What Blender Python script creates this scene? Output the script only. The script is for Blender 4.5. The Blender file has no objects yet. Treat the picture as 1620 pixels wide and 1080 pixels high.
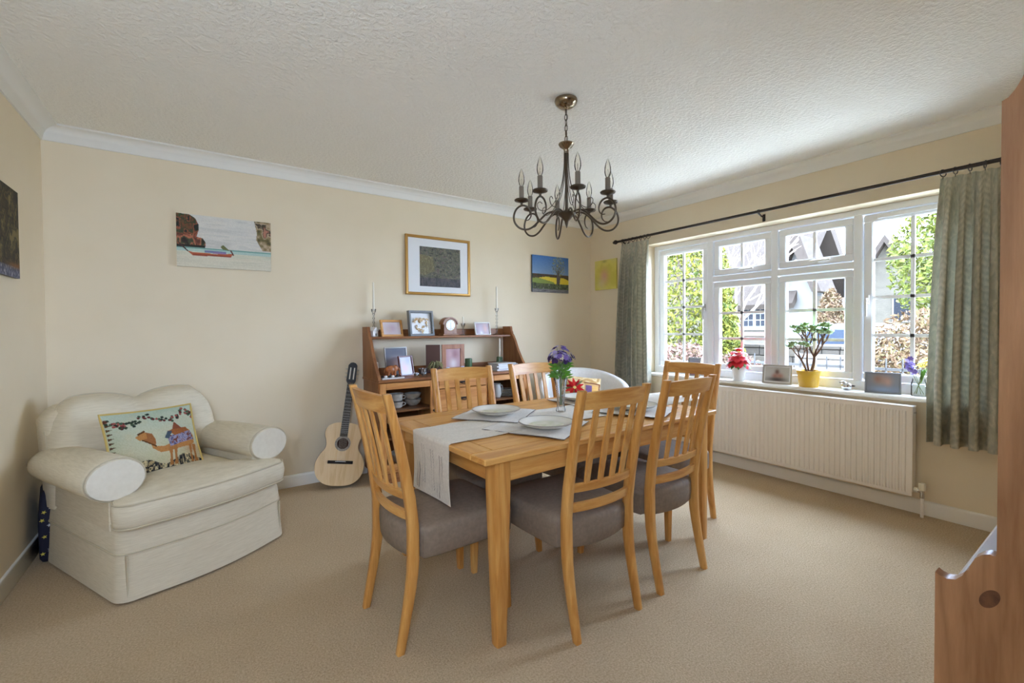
import bpy, bmesh, math, random
import numpy as np
from mathutils import Vector, Matrix

random.seed(7)
rng = np.random.default_rng(11)
scene = bpy.context.scene
COL = scene.collection
PI = math.pi

# ------------------------------------------------------------------ camera, sky, exposure
CAM_H = 1.25
YAW, PITCH, ROLL, FPX, CYPX = 0.60733, -0.01782, -0.00817, 705.337, 532.271
cam_data = bpy.data.cameras.new('camera')
cam = bpy.data.objects.new('camera', cam_data)
COL.objects.link(cam)
_F = Vector((math.sin(YAW) * math.cos(PITCH), math.cos(YAW) * math.cos(PITCH), math.sin(PITCH)))
_R = Vector((math.cos(YAW), -math.sin(YAW), 0))
_U = _R.cross(_F)
_R2 = _R * math.cos(ROLL) + _U * math.sin(ROLL)
_U2 = _U * math.cos(ROLL) - _R * math.sin(ROLL)
_m = Matrix((_R2, _U2, -_F)).transposed().to_4x4()
_m.translation = Vector((0, 0, CAM_H))
cam.matrix_world = _m
cam_data.sensor_fit = 'HORIZONTAL'
cam_data.sensor_width = 36
cam_data.lens = FPX / 1620 * 36
cam_data.shift_y = (CYPX - 540) / 1620
cam_data.clip_start = 0.02
cam_data.clip_end = 300
scene.camera = cam

world = bpy.data.worlds.new('overcast_sky')
scene.world = world
world.use_nodes = True
_bg = world.node_tree.nodes['Background']
_bg.inputs[0].default_value = (0.70, 0.91, 1.28, 1)
_bg.inputs[1].default_value = 10.0

scene.view_settings.view_transform = 'Standard'
scene.view_settings.look = 'None'
scene.view_settings.gamma = 1
scene.view_settings.use_curve_mapping = False
scene.view_settings.exposure = 1.78

cy = scene.cycles
cy.use_denoising = True
cy.max_bounces = 14
cy.diffuse_bounces = 8
cy.glossy_bounces = 4
cy.transmission_bounces = 8
cy.transparent_max_bounces = 16
cy.sample_clamp_indirect = 8
cy.caustics_reflective = False
cy.caustics_refractive = False

# room dimensions (metres)
XL, XR, YB, YR = -0.7965, 3.896, 3.9232, -0.36
ZC, ZCEIL = 2.441, 2.525

# ------------------------------------------------------------------ helpers
def lin(c):
    c = c / 255.0
    return c / 12.92 if c <= 0.04045 else ((c + 0.055) / 1.055) ** 2.4

def rgb(r, g, b):
    return (lin(r), lin(g), lin(b), 1.0)

class MB:
    """collects shapes; build() links them as one mesh object"""
    def __init__(s):
        s.v, s.f, s.uv = [], [], None
    def add(s, vs, fs, M=None):
        o = len(s.v)
        if M is not None:
            vs = [tuple(M @ Vector(p)) for p in vs]
        s.v += [tuple(p) for p in vs]
        s.f += [tuple(i + o for i in f) for f in fs]
        return s
    def box(s, c, d, bev=0.0, M=None):
        cx, cy_, cz = c
        hx, hy, hz = d[0] / 2, d[1] / 2, d[2] / 2
        b = min(bev, hx * .95, hy * .95, hz * .95)
        vs, fs = [], []
        if b <= 0:
            for sx in (-1, 1):
                for sy in (-1, 1):
                    for sz in (-1, 1):
                        vs.append((cx + sx * hx, cy_ + sy * hy, cz + sz * hz))
            fs = [(0, 1, 3, 2), (4, 6, 7, 5), (0, 4, 5, 1), (2, 3, 7, 6), (0, 2, 6, 4), (1, 5, 7, 3)]
            return s.add(vs, fs, M)
        idx = {}
        for sx in (-1, 1):
            for sy in (-1, 1):
                for sz in (-1, 1):
                    for ax in range(3):
                        q = [hx - b, hy - b, hz - b]
                        q[ax] += b
                        idx[(sx, sy, sz, ax)] = len(vs)
                        vs.append((cx + sx * q[0], cy_ + sy * q[1], cz + sz * q[2]))
        g = lambda *k: idx[k]
        for ax in range(3):
            o1, o2 = (ax + 1) % 3, (ax + 2) % 3
            for sg in (-1, 1):
                q = []
                for a, b2 in ((-1, -1), (1, -1), (1, 1), (-1, 1)):
                    k = [0, 0, 0]; k[ax] = sg; k[o1] = a; k[o2] = b2
                    q.append(g(*k, ax))
                fs.append(tuple(q))
            # edges along ax
            for a in (-1, 1):
                for b2 in (-1, 1):
                    k0 = [0, 0, 0]; k0[ax] = -1; k0[o1] = a; k0[o2] = b2
                    k1 = list(k0); k1[ax] = 1
                    fs.append((g(*k0, o1), g(*k1, o1), g(*k1, o2), g(*k0, o2)))
        for sx in (-1, 1):
            for sy in (-1, 1):
                for sz in (-1, 1):
                    fs.append((g(sx, sy, sz, 0), g(sx, sy, sz, 1), g(sx, sy, sz, 2)))
        return s.add(vs, fs, M)
    def box2(s, x0, x1, y0, y1, z0, z1, bev=0.0, M=None):
        return s.box(((x0 + x1) / 2, (y0 + y1) / 2, (z0 + z1) / 2), (abs(x1 - x0), abs(y1 - y0), abs(z1 - z0)), bev, M)
    def prism(s, poly, a0, a1, axis='z', M=None):
        """poly: 2d outline, extruded from a0 to a1 along axis"""
        n = len(poly)
        def P(p, a):
            if axis == 'z': return (p[0], p[1], a)
            if axis == 'y': return (p[0], a, p[1])
            return (a, p[0], p[1])
        vs = [P(p, a0) for p in poly] + [P(p, a1) for p in poly]
        fs = [tuple(range(n)), tuple(range(2 * n - 1, n - 1, -1))]
        for i in range(n):
            j = (i + 1) % n
            fs.append((i, j, n + j, n + i))
        return s.add(vs, fs, M)
    def tube(s, pts, r, n=8, closed=False, M=None, caps=True, squash=None):
        pts = [Vector(p) for p in pts]
        m = len(pts)
        rs = r if isinstance(r, (list, tuple)) else [r] * m
        vs, fs = [], []
        up = None
        for i in range(m):
            if closed:
                t = pts[(i + 1) % m] - pts[i - 1]
            else:
                t = pts[min(i + 1, m - 1)] - pts[max(i - 1, 0)]
            if t.length < 1e-9: t = Vector((0, 0, 1))
            t.normalize()
            if up is None:
                up = Vector((0, 0, 1)) if abs(t.z) < .9 else Vector((1, 0, 0))
            a = up - t * up.dot(t)
            if a.length < 1e-6: a = t.orthogonal()
            a.normalize(); b = t.cross(a); up = a
            for k in range(n):
                w = 2 * PI * k / n
                q = pts[i] + (a * math.cos(w) + b * math.sin(w) * (squash or 1)) * rs[i]
                vs.append(tuple(q))
        seg = m if closed else m - 1
        for i in range(seg):
            for k in range(n):
                i2 = (i + 1) % m; k2 = (k + 1) % n
                fs.append((i * n + k, i * n + k2, i2 * n + k2, i2 * n + k))
        if not closed and caps:
            fs.append(tuple(range(n - 1, -1, -1)))
            fs.append(tuple((m - 1) * n + k for k in range(n)))
        return s.add(vs, fs, M)
    def lathe(s, prof, n=24, c=(0, 0, 0), M=None, sx=1, sy=1, caps=True):
        vs, fs = [], []
        m = len(prof)
        for r, z in prof:
            for k in range(n):
                w = 2 * PI * k / n
                vs.append((c[0] + r * math.cos(w) * sx, c[1] + r * math.sin(w) * sy, c[2] + z))
        for i in range(m - 1):
            for k in range(n):
                k2 = (k + 1) % n
                fs.append((i * n + k, i * n + k2, (i + 1) * n + k2, (i + 1) * n + k))
        if caps and prof[0][0] > 1e-6: fs.append(tuple(range(n - 1, -1, -1)))
        if caps and prof[-1][0] > 1e-6: fs.append(tuple((m - 1) * n + k for k in range(n)))
        return s.add(vs, fs, M)
    def ball(s, c, r, n=12, m=8, M=None):
        rx, ry, rz = r if isinstance(r, (tuple, list)) else (r, r, r)
        vs, fs = [(c[0], c[1], c[2] - rz)], []
        for i in range(1, m):
            th = PI * i / m
            for k in range(n):
                w = 2 * PI * k / n
                vs.append((c[0] + rx * math.sin(th) * math.cos(w), c[1] + ry * math.sin(th) * math.sin(w), c[2] - rz * math.cos(th)))
        vs.append((c[0], c[1], c[2] + rz))
        for k in range(n):
            fs.append((0, 1 + (k + 1) % n, 1 + k))
            fs.append((len(vs) - 1, 1 + (m - 2) * n + k, 1 + (m - 2) * n + (k + 1) % n))
        for i in range(m - 2):
            for k in range(n):
                k2 = (k + 1) % n
                fs.append((1 + i * n + k, 1 + i * n + k2, 1 + (i + 1) * n + k2, 1 + (i + 1) * n + k))
        return s.add(vs, fs, M)
    def grid(s, nu, nv, fn, M=None, closeu=False, uv=True):
        vs, fs = [], []
        for j in range(nv + 1):
            for i in range(nu if closeu else nu + 1):
                vs.append(tuple(fn(i / nu, j / nv)))
        w = nu if closeu else nu + 1
        for j in range(nv):
            for i in range(nu):
                i2 = (i + 1) % w
                fs.append((j * w + i, j * w + i2, (j + 1) * w + i2, (j + 1) * w + i))
        if uv and not s.v and not closeu:
            s.uv = [(i / nu, j / nv) for j in range(nv + 1) for i in range(nu + 1)]
        return s.add(vs, fs, M)
    def solid_grid(s, nu, nv, fn, th, M=None):
        """a sheet fn(u,v) given thickness th along its normal (approximate, by finite differences)"""
        e = 1e-3
        def nrm(u, v):
            a = Vector(fn(min(u + e, 1), v)) - Vector(fn(max(u - e, 0), v))
            b = Vector(fn(u, min(v + e, 1))) - Vector(fn(u, max(v - e, 0)))
            q = a.cross(b)
            return q.normalized() if q.length > 1e-12 else Vector((0, 0, 1))
        vs, fs = [], []
        w = nu + 1
        for side in (0, 1):
            for j in range(nv + 1):
                for i in range(nu + 1):
                    u, v = i / nu, j / nv
                    p = Vector(fn(u, v)) - nrm(u, v) * th * side
                    vs.append(tuple(p))
        N = w * (nv + 1)
        for j in range(nv):
            for i in range(nu):
                q = (j * w + i, j * w + i + 1, (j + 1) * w + i + 1, (j + 1) * w + i)
                fs.append(q); fs.append(tuple(N + k for k in reversed(q)))
        rim = [j * w for j in range(nv + 1)] + [nv * w + i for i in range(1, nu + 1)] + [j * w + nu for j in range(nv - 1, -1, -1)] + [i for i in range(nu - 1, 0, -1)]
        for k in range(len(rim)):
            a, b = rim[k], rim[(k + 1) % len(rim)]
            fs.append((a, b, N + b, N + a))
        s.uv = [(i / nu, j / nv) for _ in (0, 1) for j in range(nv + 1) for i in range(nu + 1)]
        return s.add(vs, fs, M)
    def mesh(s, name, mat, angle=35, recalc=True):
        me = bpy.data.meshes.new(name)
        me.from_pydata(s.v, [], s.f)
        if recalc:
            bm = bmesh.new(); bm.from_mesh(me)
            bmesh.ops.recalc_face_normals(bm, faces=bm.faces)
            bm.to_mesh(me); bm.free()
        me.polygons.foreach_set('use_smooth', [True] * len(me.polygons))
        me.set_sharp_from_angle(angle=math.radians(angle))
        if s.uv and len(s.uv) == len(s.v):
            lay = me.uv_layers.new(name='UVMap')
            vi = np.zeros(len(me.loops), dtype=np.int32)
            me.loops.foreach_get('vertex_index', vi)
            lay.data.foreach_set('uv', np.array(s.uv, dtype=np.float32)[vi].ravel())
        if mat is not None:
            me.materials.append(mat)
        return me
    def build(s, name, mat, parent=None, angle=35, recalc=True):
        return link(name, s.mesh(name, mat, angle, recalc), parent)

def link(name, data, parent=None):
    o = bpy.data.objects.new(name, data)
    COL.objects.link(o)
    if parent is not None: o.parent = parent
    return o

def thing(name, label, cat, loc=(0, 0, 0), rz=0.0, group=None, M=None):
    o = link(name, None)
    if M is not None: o.matrix_world = M
    else:
        o.location = loc; o.rotation_euler = (0, 0, rz)
    return tag(o, label, cat, group)

def tag(o, label=None, cat=None, group=None, kind=None):
    if label: o['label'] = label
    if cat: o['category'] = cat
    if group: o['group'] = group
    if kind: o['kind'] = kind
    return o

def struct(name, mb, mat, label=None, parent=None, angle=35):
    o = mb.build(name, mat, parent, angle)
    if parent is None: o['kind'] = 'structure'
    if label: o['label'] = label
    return o

def dup(o, label=None, parent=None):
    c = o.copy(); COL.objects.link(c)
    if parent is not None: c.parent = parent
    if label: c['label'] = label
    for ch in list(o.children): dup(ch, None, c)
    return c

def bez(pts, n=8):
    """smooth Catmull-Rom polyline through pts"""
    P = [Vector(p) for p in pts]
    out = []
    for i in range(len(P) - 1):
        p0, p1, p2, p3 = P[max(i - 1, 0)], P[i], P[i + 1], P[min(i + 2, len(P) - 1)]
        for k in range(n):
            t = k / n
            out.append(0.5 * ((2 * p1) + (p2 - p0) * t + (2 * p0 - 5 * p1 + 4 * p2 - p3) * t * t + (3 * p1 - p0 - 3 * p2 + p3) * t ** 3))
    out.append(P[-1])
    return out

def rrect(x0, x1, y0, y1, r, n=5):
    out = []
    for cx_, cy_, a0 in ((x1 - r, y1 - r, 0), (x0 + r, y1 - r, 90), (x0 + r, y0 + r, 180), (x1 - r, y0 + r, 270)):
        for k in range(n + 1):
            a = math.radians(a0 + 90 * k / n)
            out.append((cx_ + r * math.cos(a), cy_ + r * math.sin(a)))
    return out

def interp(x, xs, ys):
    return float(np.interp(x, xs, ys))

# ------------------------------------------------------------------ materials
def new_mat(name, col, rough=0.6, spec=0.5, metal=0.0, **kw):
    m = bpy.data.materials.new(name); m.use_nodes = True
    b = m.node_tree.nodes['Principled BSDF']
    b.inputs['Base Color'].default_value = col
    b.inputs['Roughness'].default_value = rough
    b.inputs['Metallic'].default_value = metal
    b.inputs['Specular IOR Level'].default_value = spec
    for k, v in kw.items():
        b.inputs[k].default_value = v
    return m

def N(m, kind, **kw):
    n = m.node_tree.nodes.new(kind)
    for k, v in kw.items(): setattr(n, k, v)
    return n

def L(m, a, b): m.node_tree.links.new(a, b)
def bsdf(m): return m.node_tree.nodes['Principled BSDF']

def coords(m, scale=(1, 1, 1), rnd=True, use='Object'):
    tc = N(m, 'ShaderNodeTexCoord')
    mp = N(m, 'ShaderNodeMapping')
    mp.inputs['Scale'].default_value = scale
    L(m, tc.outputs[use], mp.inputs['Vector'])
    if rnd:
        oi = N(m, 'ShaderNodeObjectInfo')
        ml = N(m, 'ShaderNodeMath', operation='MULTIPLY'); ml.inputs[1].default_value = 37.0
        L(m, oi.outputs['Random'], ml.inputs[0])
        ad = N(m, 'ShaderNodeVectorMath', operation='ADD')
        L(m, mp.outputs[0], ad.inputs[0]); L(m, ml.outputs[0], ad.inputs[1])
        return ad.outputs[0]
    return mp.outputs[0]

def noise(m, vec, scale, detail=4, rough=0.55, dist=0.0):
    n = N(m, 'ShaderNodeTexNoise')
    n.inputs['Scale'].default_value = scale; n.inputs['Detail'].default_value = detail
    n.inputs['Roughness'].default_value = rough; n.inputs['Distortion'].default_value = dist
    L(m, vec, n.inputs['Vector'])
    return n.outputs['Fac']

def ramp(m, fac, stops):
    r = N(m, 'ShaderNodeValToRGB')
    els = r.color_ramp.elements
    while len(els) < len(stops): els.new(0.5)
    for e, (p, c) in zip(els, stops):
        e.position = p; e.color = c
    L(m, fac, r.inputs[0])
    return r.outputs[0]

def bump(m, fac, strength=0.2, dist=0.01):
    b = N(m, 'ShaderNodeBump')
    b.inputs['Strength'].default_value = strength; b.inputs['Distance'].default_value = dist
    L(m, fac, b.inputs['Height'])
    L(m, b.outputs[0], bsdf(m).inputs['Normal'])

def mixc(m, fac, a, b, mode='MIX'):
    x = N(m, 'ShaderNodeMix', data_type='RGBA', blend_type=mode)
    for sock, val in ((x.inputs[0], fac), (x.inputs[6], a), (x.inputs[7], b)):
        if hasattr(val, 'default_value') or hasattr(val, 'is_linked'): L(m, val, sock)
        else: sock.default_value = val
    return x.outputs[2]

def noisy(name, c1, c2, scale, rough=0.7, spec=0.3, bmp=0.0, bscale=None, bdist=0.005, vs=(1, 1, 1), detail=5, **kw):
    m = new_mat(name, c1, rough, spec, **kw)
    v = coords(m, vs)
    f = noise(m, v, scale, detail)
    L(m, ramp(m, f, [(0.3, c1), (0.7, c2)]), bsdf(m).inputs['Base Color'])
    if bmp:
        bump(m, noise(m, v, bscale or scale, 4), bmp, bdist)
    return m

def wood(name, light, mid, dark, axis='z', rough=0.36, ring=9.0, knots=0.0, spec=0.4):
    m = new_mat(name, mid, rough, spec)
    st = {'x': (0.09, 1, 1), 'y': (1, 0.09, 1), 'z': (1, 1, 0.09)}[axis]
    v = coords(m, st)
    big = noise(m, v, ring, 3, 0.5, 0.6)
    ml = N(m, 'ShaderNodeMath', operation='MULTIPLY'); ml.inputs[1].default_value = 9.0
    L(m, big, ml.inputs[0])
    fr = N(m, 'ShaderNodeMath', operation='PINGPONG'); fr.inputs[1].default_value = 1.0
    L(m, ml.outputs[0], fr.inputs[0])
    col = ramp(m, fr.outputs[0], [(0.0, light), (0.55, mid), (1.0, dark)])
    fine = noise(m, v, 160, 3, 0.6)
    col = mixc(m, 0.35, col, ramp(m, fine, [(0.3, dark), (0.75, light)]))
    if knots > 0:
        v2 = coords(m, {'x': (0.45, 1, 1), 'y': (1, 0.45, 1), 'z': (1, 1, 0.45)}[axis])
        vo = N(m, 'ShaderNodeTexVoronoi'); vo.inputs['Scale'].default_value = knots
        L(m, v2, vo.inputs['Vector'])
        kn = ramp(m, vo.outputs['Distance'], [(0.0, (1, 1, 1, 1)), (0.09, (0.75, 0.75, 0.75, 1)), (0.13, (0, 0, 0, 1))])
        col = mixc(m, kn, col, tuple(c * 0.35 for c in dark[:3]) + (1,))
    L(m, col, bsdf(m).inputs['Base Color'])
    bump(m, fine, 0.08, 0.002)
    return m

def glassy(name, tint=(1, 1, 1, 1), rough=0.0, refl=0.07, facing=True):
    """thin clear glass: transparent with a Fresnel reflection"""
    m = bpy.data.materials.new(name); m.use_nodes = True
    nt = m.node_tree; nt.nodes.clear()
    out = N(m, 'ShaderNodeOutputMaterial'); mix = N(m, 'ShaderNodeMixShader')
    tr = N(m, 'ShaderNodeBsdfTransparent'); tr.inputs[0].default_value = tint
    gl = N(m, 'ShaderNodeBsdfGlossy'); gl.inputs['Roughness'].default_value = rough
    fr = N(m, 'ShaderNodeLayerWeight'); fr.inputs['Blend'].default_value = refl
    L(m, fr.outputs['Fresnel'], mix.inputs[0]); L(m, tr.outputs[0], mix.inputs[1]); L(m, gl.outputs[0], mix.inputs[2])
    L(m, mix.outputs[0], out.inputs[0])
    return m

def painted(name, rough=0.6, spec=0.3):
    """colour comes from the picture painted on the mesh"""
    m = new_mat(name, (.5, .5, .5, 1), rough, spec)
    a = N(m, 'ShaderNodeAttribute'); a.attribute_name = 'Paint'
    L(m, a.outputs['Color'], bsdf(m).inputs['Base Color'])
    return m

OL, OM, OD = rgb(218, 168, 98), rgb(204, 146, 74), rgb(182, 120, 54)
PLt, PM, PD = rgb(214, 158, 98), rgb(200, 140, 80), rgb(174, 112, 60)
BL, BM, BD = rgb(158, 108, 68), rgb(142, 92, 54), rgb(116, 70, 40)
OAK = {a: wood('oak_' + a, OL, OM, OD, a) for a in 'xyz'}
PINE = {a: wood('pine_' + a, PLt, PM, PD, a, knots=3.0) for a in 'xyz'}
BROWNPINE = {a: wood('brown_pine_' + a, BL, BM, BD, a, knots=3.2) for a in 'xyz'}
M = {}
M['wall'] = noisy('wall_paint', rgb(228, 213, 184), rgb(231, 217, 190), 3, 0.85, 0.2, 0.04, 180, 0.002)
M['ceil'] = new_mat('ceiling_artex', rgb(244, 241, 232), 0.9, 0.1)
_v = coords(M['ceil'], rnd=False)
_f1 = noise(M['ceil'], _v, 48, 3, 0.6)
bump(M['ceil'], ramp(M['ceil'], _f1, [(0.42, (0, 0, 0, 1)), (0.62, (1, 1, 1, 1))]), 0.55, 0.006)
M['coving'] = new_mat('coving_paint', rgb(236, 234, 226), 0.7, 0.2)
M['gloss_white'] = new_mat('white_gloss_paint', rgb(236, 232, 222), 0.35, 0.5)
M['carpet'] = new_mat('carpet', rgb(190, 170, 142), 1.0, 0.05)
_v = coords(M['carpet'], rnd=False)
_a = noise(M['carpet'], _v, 130, 4, 0.75)
_b = noise(M['carpet'], _v, 2.2, 3, 0.5)
_c = mixc(M['carpet'], 0.22, ramp(M['carpet'], _a, [(0.3, rgb(160, 136, 104)), (0.7, rgb(222, 199, 166))]), ramp(M['carpet'], _b, [(0.35, rgb(185, 162, 130)), (0.65, rgb(210, 189, 156))]))
L(M['carpet'], _c, bsdf(M['carpet']).inputs['Base Color'])
bump(M['carpet'], _a, 0.8, 0.008)
M['upvc'] = new_mat('white_plastic', rgb(236, 238, 240), 0.3, 0.5)
M['rad'] = new_mat('radiator_enamel', rgb(240, 234, 224), 0.35, 0.5)
M['chrome'] = new_mat('chrome', (.7, .7, .7, 1), 0.15, 0.5, 1.0)
M['pewter'] = new_mat('antique_pewter', rgb(96, 86, 74), 0.34, 0.5, 1.0)
M['pewter_bright'] = new_mat('polished_pewter', rgb(150, 134, 112), 0.2, 0.5, 1.0)
M['pole'] = new_mat('dark_pole_metal', rgb(70, 64, 60), 0.35, 0.5, 0.9)
M['glass'] = glassy('window_glass', refl=0.06)
M['clear'] = glassy('clear_glass', (0.97, 0.98, 0.98, 1), refl=0.12)
M['crystal'] = glassy('crystal', (0.94, 0.95, 0.96, 1), rough=0.12, refl=0.30)
M['cabglass'] = glassy('cabinet_glass', (0.92, 0.93, 0.93, 1), refl=0.08)
M['seat'] = noisy('taupe_seat_fabric', rgb(122, 106, 90), rgb(136, 119, 102), 60, 0.75, 0.3, 0.15, 400, 0.001)
M['sofa'] = new_mat('cream_chenille', rgb(208, 196, 172), 0.9, 0.15)
_v = coords(M['sofa'], (6, 6, 90), rnd=False)
_a = noise(M['sofa'], _v, 2.4, 4, 0.65)
L(M['sofa'], ramp(M['sofa'], _a, [(0.3, rgb(206, 194, 168)), (0.65, rgb(220, 209, 185))]), bsdf(M['sofa']).inputs['Base Color'])
bump(M['sofa'], _a, 0.25, 0.003)
M['sofa_plain'] = noisy('cream_chenille_front', rgb(214, 205, 186), rgb(220, 212, 194), 40, .9, .15, .2, 200, .002)
M['piping'] = new_mat('cream_piping', rgb(196, 184, 158), 0.9, 0.1)
M['tub'] = noisy('white_tub_fabric', rgb(226, 224, 220), rgb(234, 232, 228), 40, 0.85, 0.15, 0.1, 300, 0.001)
M['linen'] = noisy('linen', rgb(206, 198, 184), rgb(220, 212, 198), 90, 0.9, 0.1, 0.25, 500, 0.001)
M['mat'] = noisy('grey_linen', rgb(206, 200, 192), rgb(220, 215, 208), 120, 0.9, 0.1, 0.25, 500, 0.001)
M['hem'] = new_mat('dark_hem', rgb(96, 88, 84), 0.9, 0.1)
M['plate'] = noisy('stoneware', rgb(222, 218, 208), rgb(230, 226, 216), 14, 0.25, 0.5)
M['plate_print'] = noisy('stoneware_leaf_print', rgb(222, 217, 204), rgb(176, 178, 140), 22, 0.28, 0.5)
M['plate_rim'] = new_mat('grey_plate_rim', rgb(140, 134, 126), 0.3, 0.5)
M['black'] = new_mat('black', rgb(28, 26, 25), 0.45)
M['ebony'] = noisy('ebony', rgb(30, 26, 24), rgb(44, 38, 34), 30, 0.7, 0.2)
M['spruce'] = wood('spruce_top', rgb(226, 198, 152), rgb(222, 190, 142), rgb(208, 172, 122), 'z', 0.35, 14)
M['mahogany'] = wood('mahogany_side', rgb(120, 72, 44), rgb(98, 56, 34), rgb(74, 40, 26), 'x', 0.4)
M['nylon'] = new_mat('nylon_string', rgb(220, 216, 205), 0.3)
M['gold'] = new_mat('gold_leaf_frame', rgb(196, 152, 84), 0.35, 0.5, 0.65)
M['mount'] = new_mat('white_mount_card', rgb(232, 232, 230), 0.8, 0.2)
M['canvas_edge'] = new_mat('canvas_edge', rgb(206, 198, 180), 0.85, 0.1)
M['paint'] = painted('painted_picture')
M['print_gloss'] = painted('printed_picture', 0.25, 0.5)
M['tapestry'] = painted('tapestry_print', 0.9, 0.1)
M['silver'] = new_mat('silver_frame', rgb(190, 188, 184), 0.3, 0.5, 0.8)
M['greyframe'] = new_mat('grey_painted_frame', rgb(112, 114, 114), 0.5)
M['white'] = new_mat('white_ceramic', rgb(236, 234, 230), 0.25, 0.5)
M['wax'] = new_mat('candle_wax', rgb(238, 232, 214), 0.5, 0.3)
M['yellow_pot'] = new_mat('yellow_glaze', rgb(226, 182, 60), 0.3, 0.5)
M['soil'] = noisy('soil', rgb(60, 44, 34), rgb(84, 62, 46), 60, 1.0, 0.1, 0.6, 60, 0.01)
M['red_bract'] = noisy('red_bract', rgb(190, 20, 34), rgb(222, 60, 66), 30, 0.5)
M['leaf'] = noisy('green_leaf', rgb(64, 96, 48), rgb(104, 136, 72), 20, 0.5)
M['jade'] = noisy('jade_leaf', rgb(120, 152, 88), rgb(172, 196, 130), 16, 0.35)
M['jade_stem'] = noisy('jade_stem', rgb(110, 84, 70), rgb(136, 106, 88), 30, 0.8)
M['purple'] = noisy('purple_petal', rgb(98, 72, 150), rgb(150, 128, 196), 40, 0.6)
M['deep_purple'] = new_mat('deep_purple_petal', rgb(70, 40, 100), 0.6)
M['lilac'] = new_mat('lilac_petal', rgb(188, 176, 220), 0.6)
M['cream_petal'] = new_mat('cream_petal', rgb(232, 226, 196), 0.6)
M['yellow_petal'] = new_mat('yellow_petal', rgb(240, 214, 96), 0.6)
M['fresh_green'] = new_mat('fresh_green', rgb(116, 170, 64), 0.5)
M['stem'] = new_mat('flower_stem', rgb(120, 130, 84), 0.6)
M['mahog_frame'] = new_mat('dark_red_frame', rgb(98, 42, 38), 0.35)
M['brownbox'] = new_mat('dark_brown_leatherette', rgb(92, 58, 46), 0.5)
M['tanframe'] = wood('tan_frame', rgb(176, 124, 92), rgb(162, 110, 80), rgb(140, 92, 66), 'z', 0.4)
M['elephant'] = wood('carved_wood', rgb(190, 122, 72), rgb(168, 100, 56), rgb(128, 72, 40), 'z', 0.35, 20)
M['bottle_green'] = new_mat('green_glaze', rgb(74, 98, 66), 0.25)
M['star_blue'] = new_mat('navy_star_cloth', rgb(22, 22, 44), 0.8)

# ------------------------------------------------------------------ pictures painted on a mesh
class Pic:
    def __init__(s, w, h, bg):
        s.w, s.h = w, h
        s.a = np.zeros((h, w, 3)) + np.array(bg, float)
        s.X, s.Y = np.meshgrid((np.arange(w) + .5) / w, (np.arange(h) + .5) / h)
    def put(s, mask, col, al=1.0):
        mask = np.asarray(mask, float)[..., None] * al
        s.a = s.a * (1 - mask) + np.array(col, float) * mask
        return s
    def rect(s, x0, x1, y0, y1, col, al=1.0):
        return s.put((s.X >= x0) & (s.X <= x1) & (s.Y >= y0) & (s.Y <= y1), col, al)
    def mask(s, pts):
        inside = np.zeros(s.X.shape, bool)
        n = len(pts)
        for i in range(n):
            (x0, y0), (x1, y1) = pts[i], pts[(i + 1) % n]
            if y0 == y1: continue
            c = ((s.Y < y0) != (s.Y < y1)) & (s.X < (x1 - x0) * (s.Y - y0) / (y1 - y0) + x0)
            inside ^= c
        return inside
    def poly(s, pts, col, al=1.0): return s.put(s.mask(pts), col, al)
    def ell(s, cx_, cy_, rx, ry, col, al=1.0, soft=0.0):
        d = ((s.X - cx_) / rx) ** 2 + ((s.Y - cy_) / ry) ** 2
        if soft: return s.put(np.exp(-d / soft), col, al)
        return s.put(d < 1, col, al)
    def line(s, p, q, wd, col, al=1.0):
        px, py = q[0] - p[0], q[1] - p[1]
        asp = s.h / s.w
        X, Y = s.X - p[0], (s.Y - p[1]) * asp
        L2 = px * px + (py * asp) ** 2 + 1e-12
        t = np.clip((X * px + Y * py * asp) / L2, 0, 1)
        d = np.hypot(X - t * px, Y - t * py * asp)
        return s.put(d < wd, col, al)
    def noise(s, nx, ny):
        g = rng.random((ny + 2, nx + 2))
        x = s.X * nx; y = s.Y * ny
        i = x.astype(int); j = y.astype(int); fx = x - i; fy = y - j
        fx = fx * fx * (3 - 2 * fx); fy = fy * fy * (3 - 2 * fy)
        return (g[j, i] * (1 - fx) + g[j, i + 1] * fx) * (1 - fy) + (g[j + 1, i] * (1 - fx) + g[j + 1, i + 1] * fx) * fy
    def mottle(s, mask, cols, nx, ny, al=1.0):
        f = s.noise(nx, ny) * .6 + s.noise(nx * 2, ny * 2) * .4
        f = f + .10 * (rng.random(f.shape) - .5)
        k = np.clip((f - .22) / .56, 0, .999) * (len(cols) - 1)
        i = k.astype(int); w = (k - i)[..., None]; w = np.clip((w - .2) / .6, 0, 1)
        C_ = np.array(cols, float)
        c = C_[i] * (1 - w) + C_[np.minimum(i + 1, len(cols) - 1)] * w
        m = np.asarray(mask, float)[..., None] * al
        s.a = s.a * (1 - m) + c * m
        return s
    def jitter(s, amt):
        s.a = s.a + (rng.random(s.a.shape[:2]) - .5)[..., None] * amt
        return s

def set_paint(me, vals):
    at = me.color_attributes.new('Paint', 'FLOAT_COLOR', 'POINT')
    c = np.clip(vals, 0, 255) / 255.0
    c = np.where(c <= 0.04045, c / 12.92, ((c + 0.055) / 1.055) ** 2.4)
    q = np.ones((len(c), 4), np.float32); q[:, :3] = c
    at.data.foreach_set('color', q.ravel())

def pic_mesh(name, pic, fn, mat, parent=None):
    """grid of pic.w x pic.h vertices, fn(u,v) -> point (u right, v down)"""
    mb = MB()
    mb.grid(pic.w - 1, pic.h - 1, fn)
    me = mb.mesh(name, mat, 60, recalc=False)
    set_paint(me, pic.a.reshape(-1, 3))
    return link(name, me, parent)

def flat(w, h, y=0.0, z0=0.0):
    """picture plane facing -y, centred on x, bottom at z0"""
    return lambda u, v: (-w / 2 + u * w, y, z0 + h * (1 - v))

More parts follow.
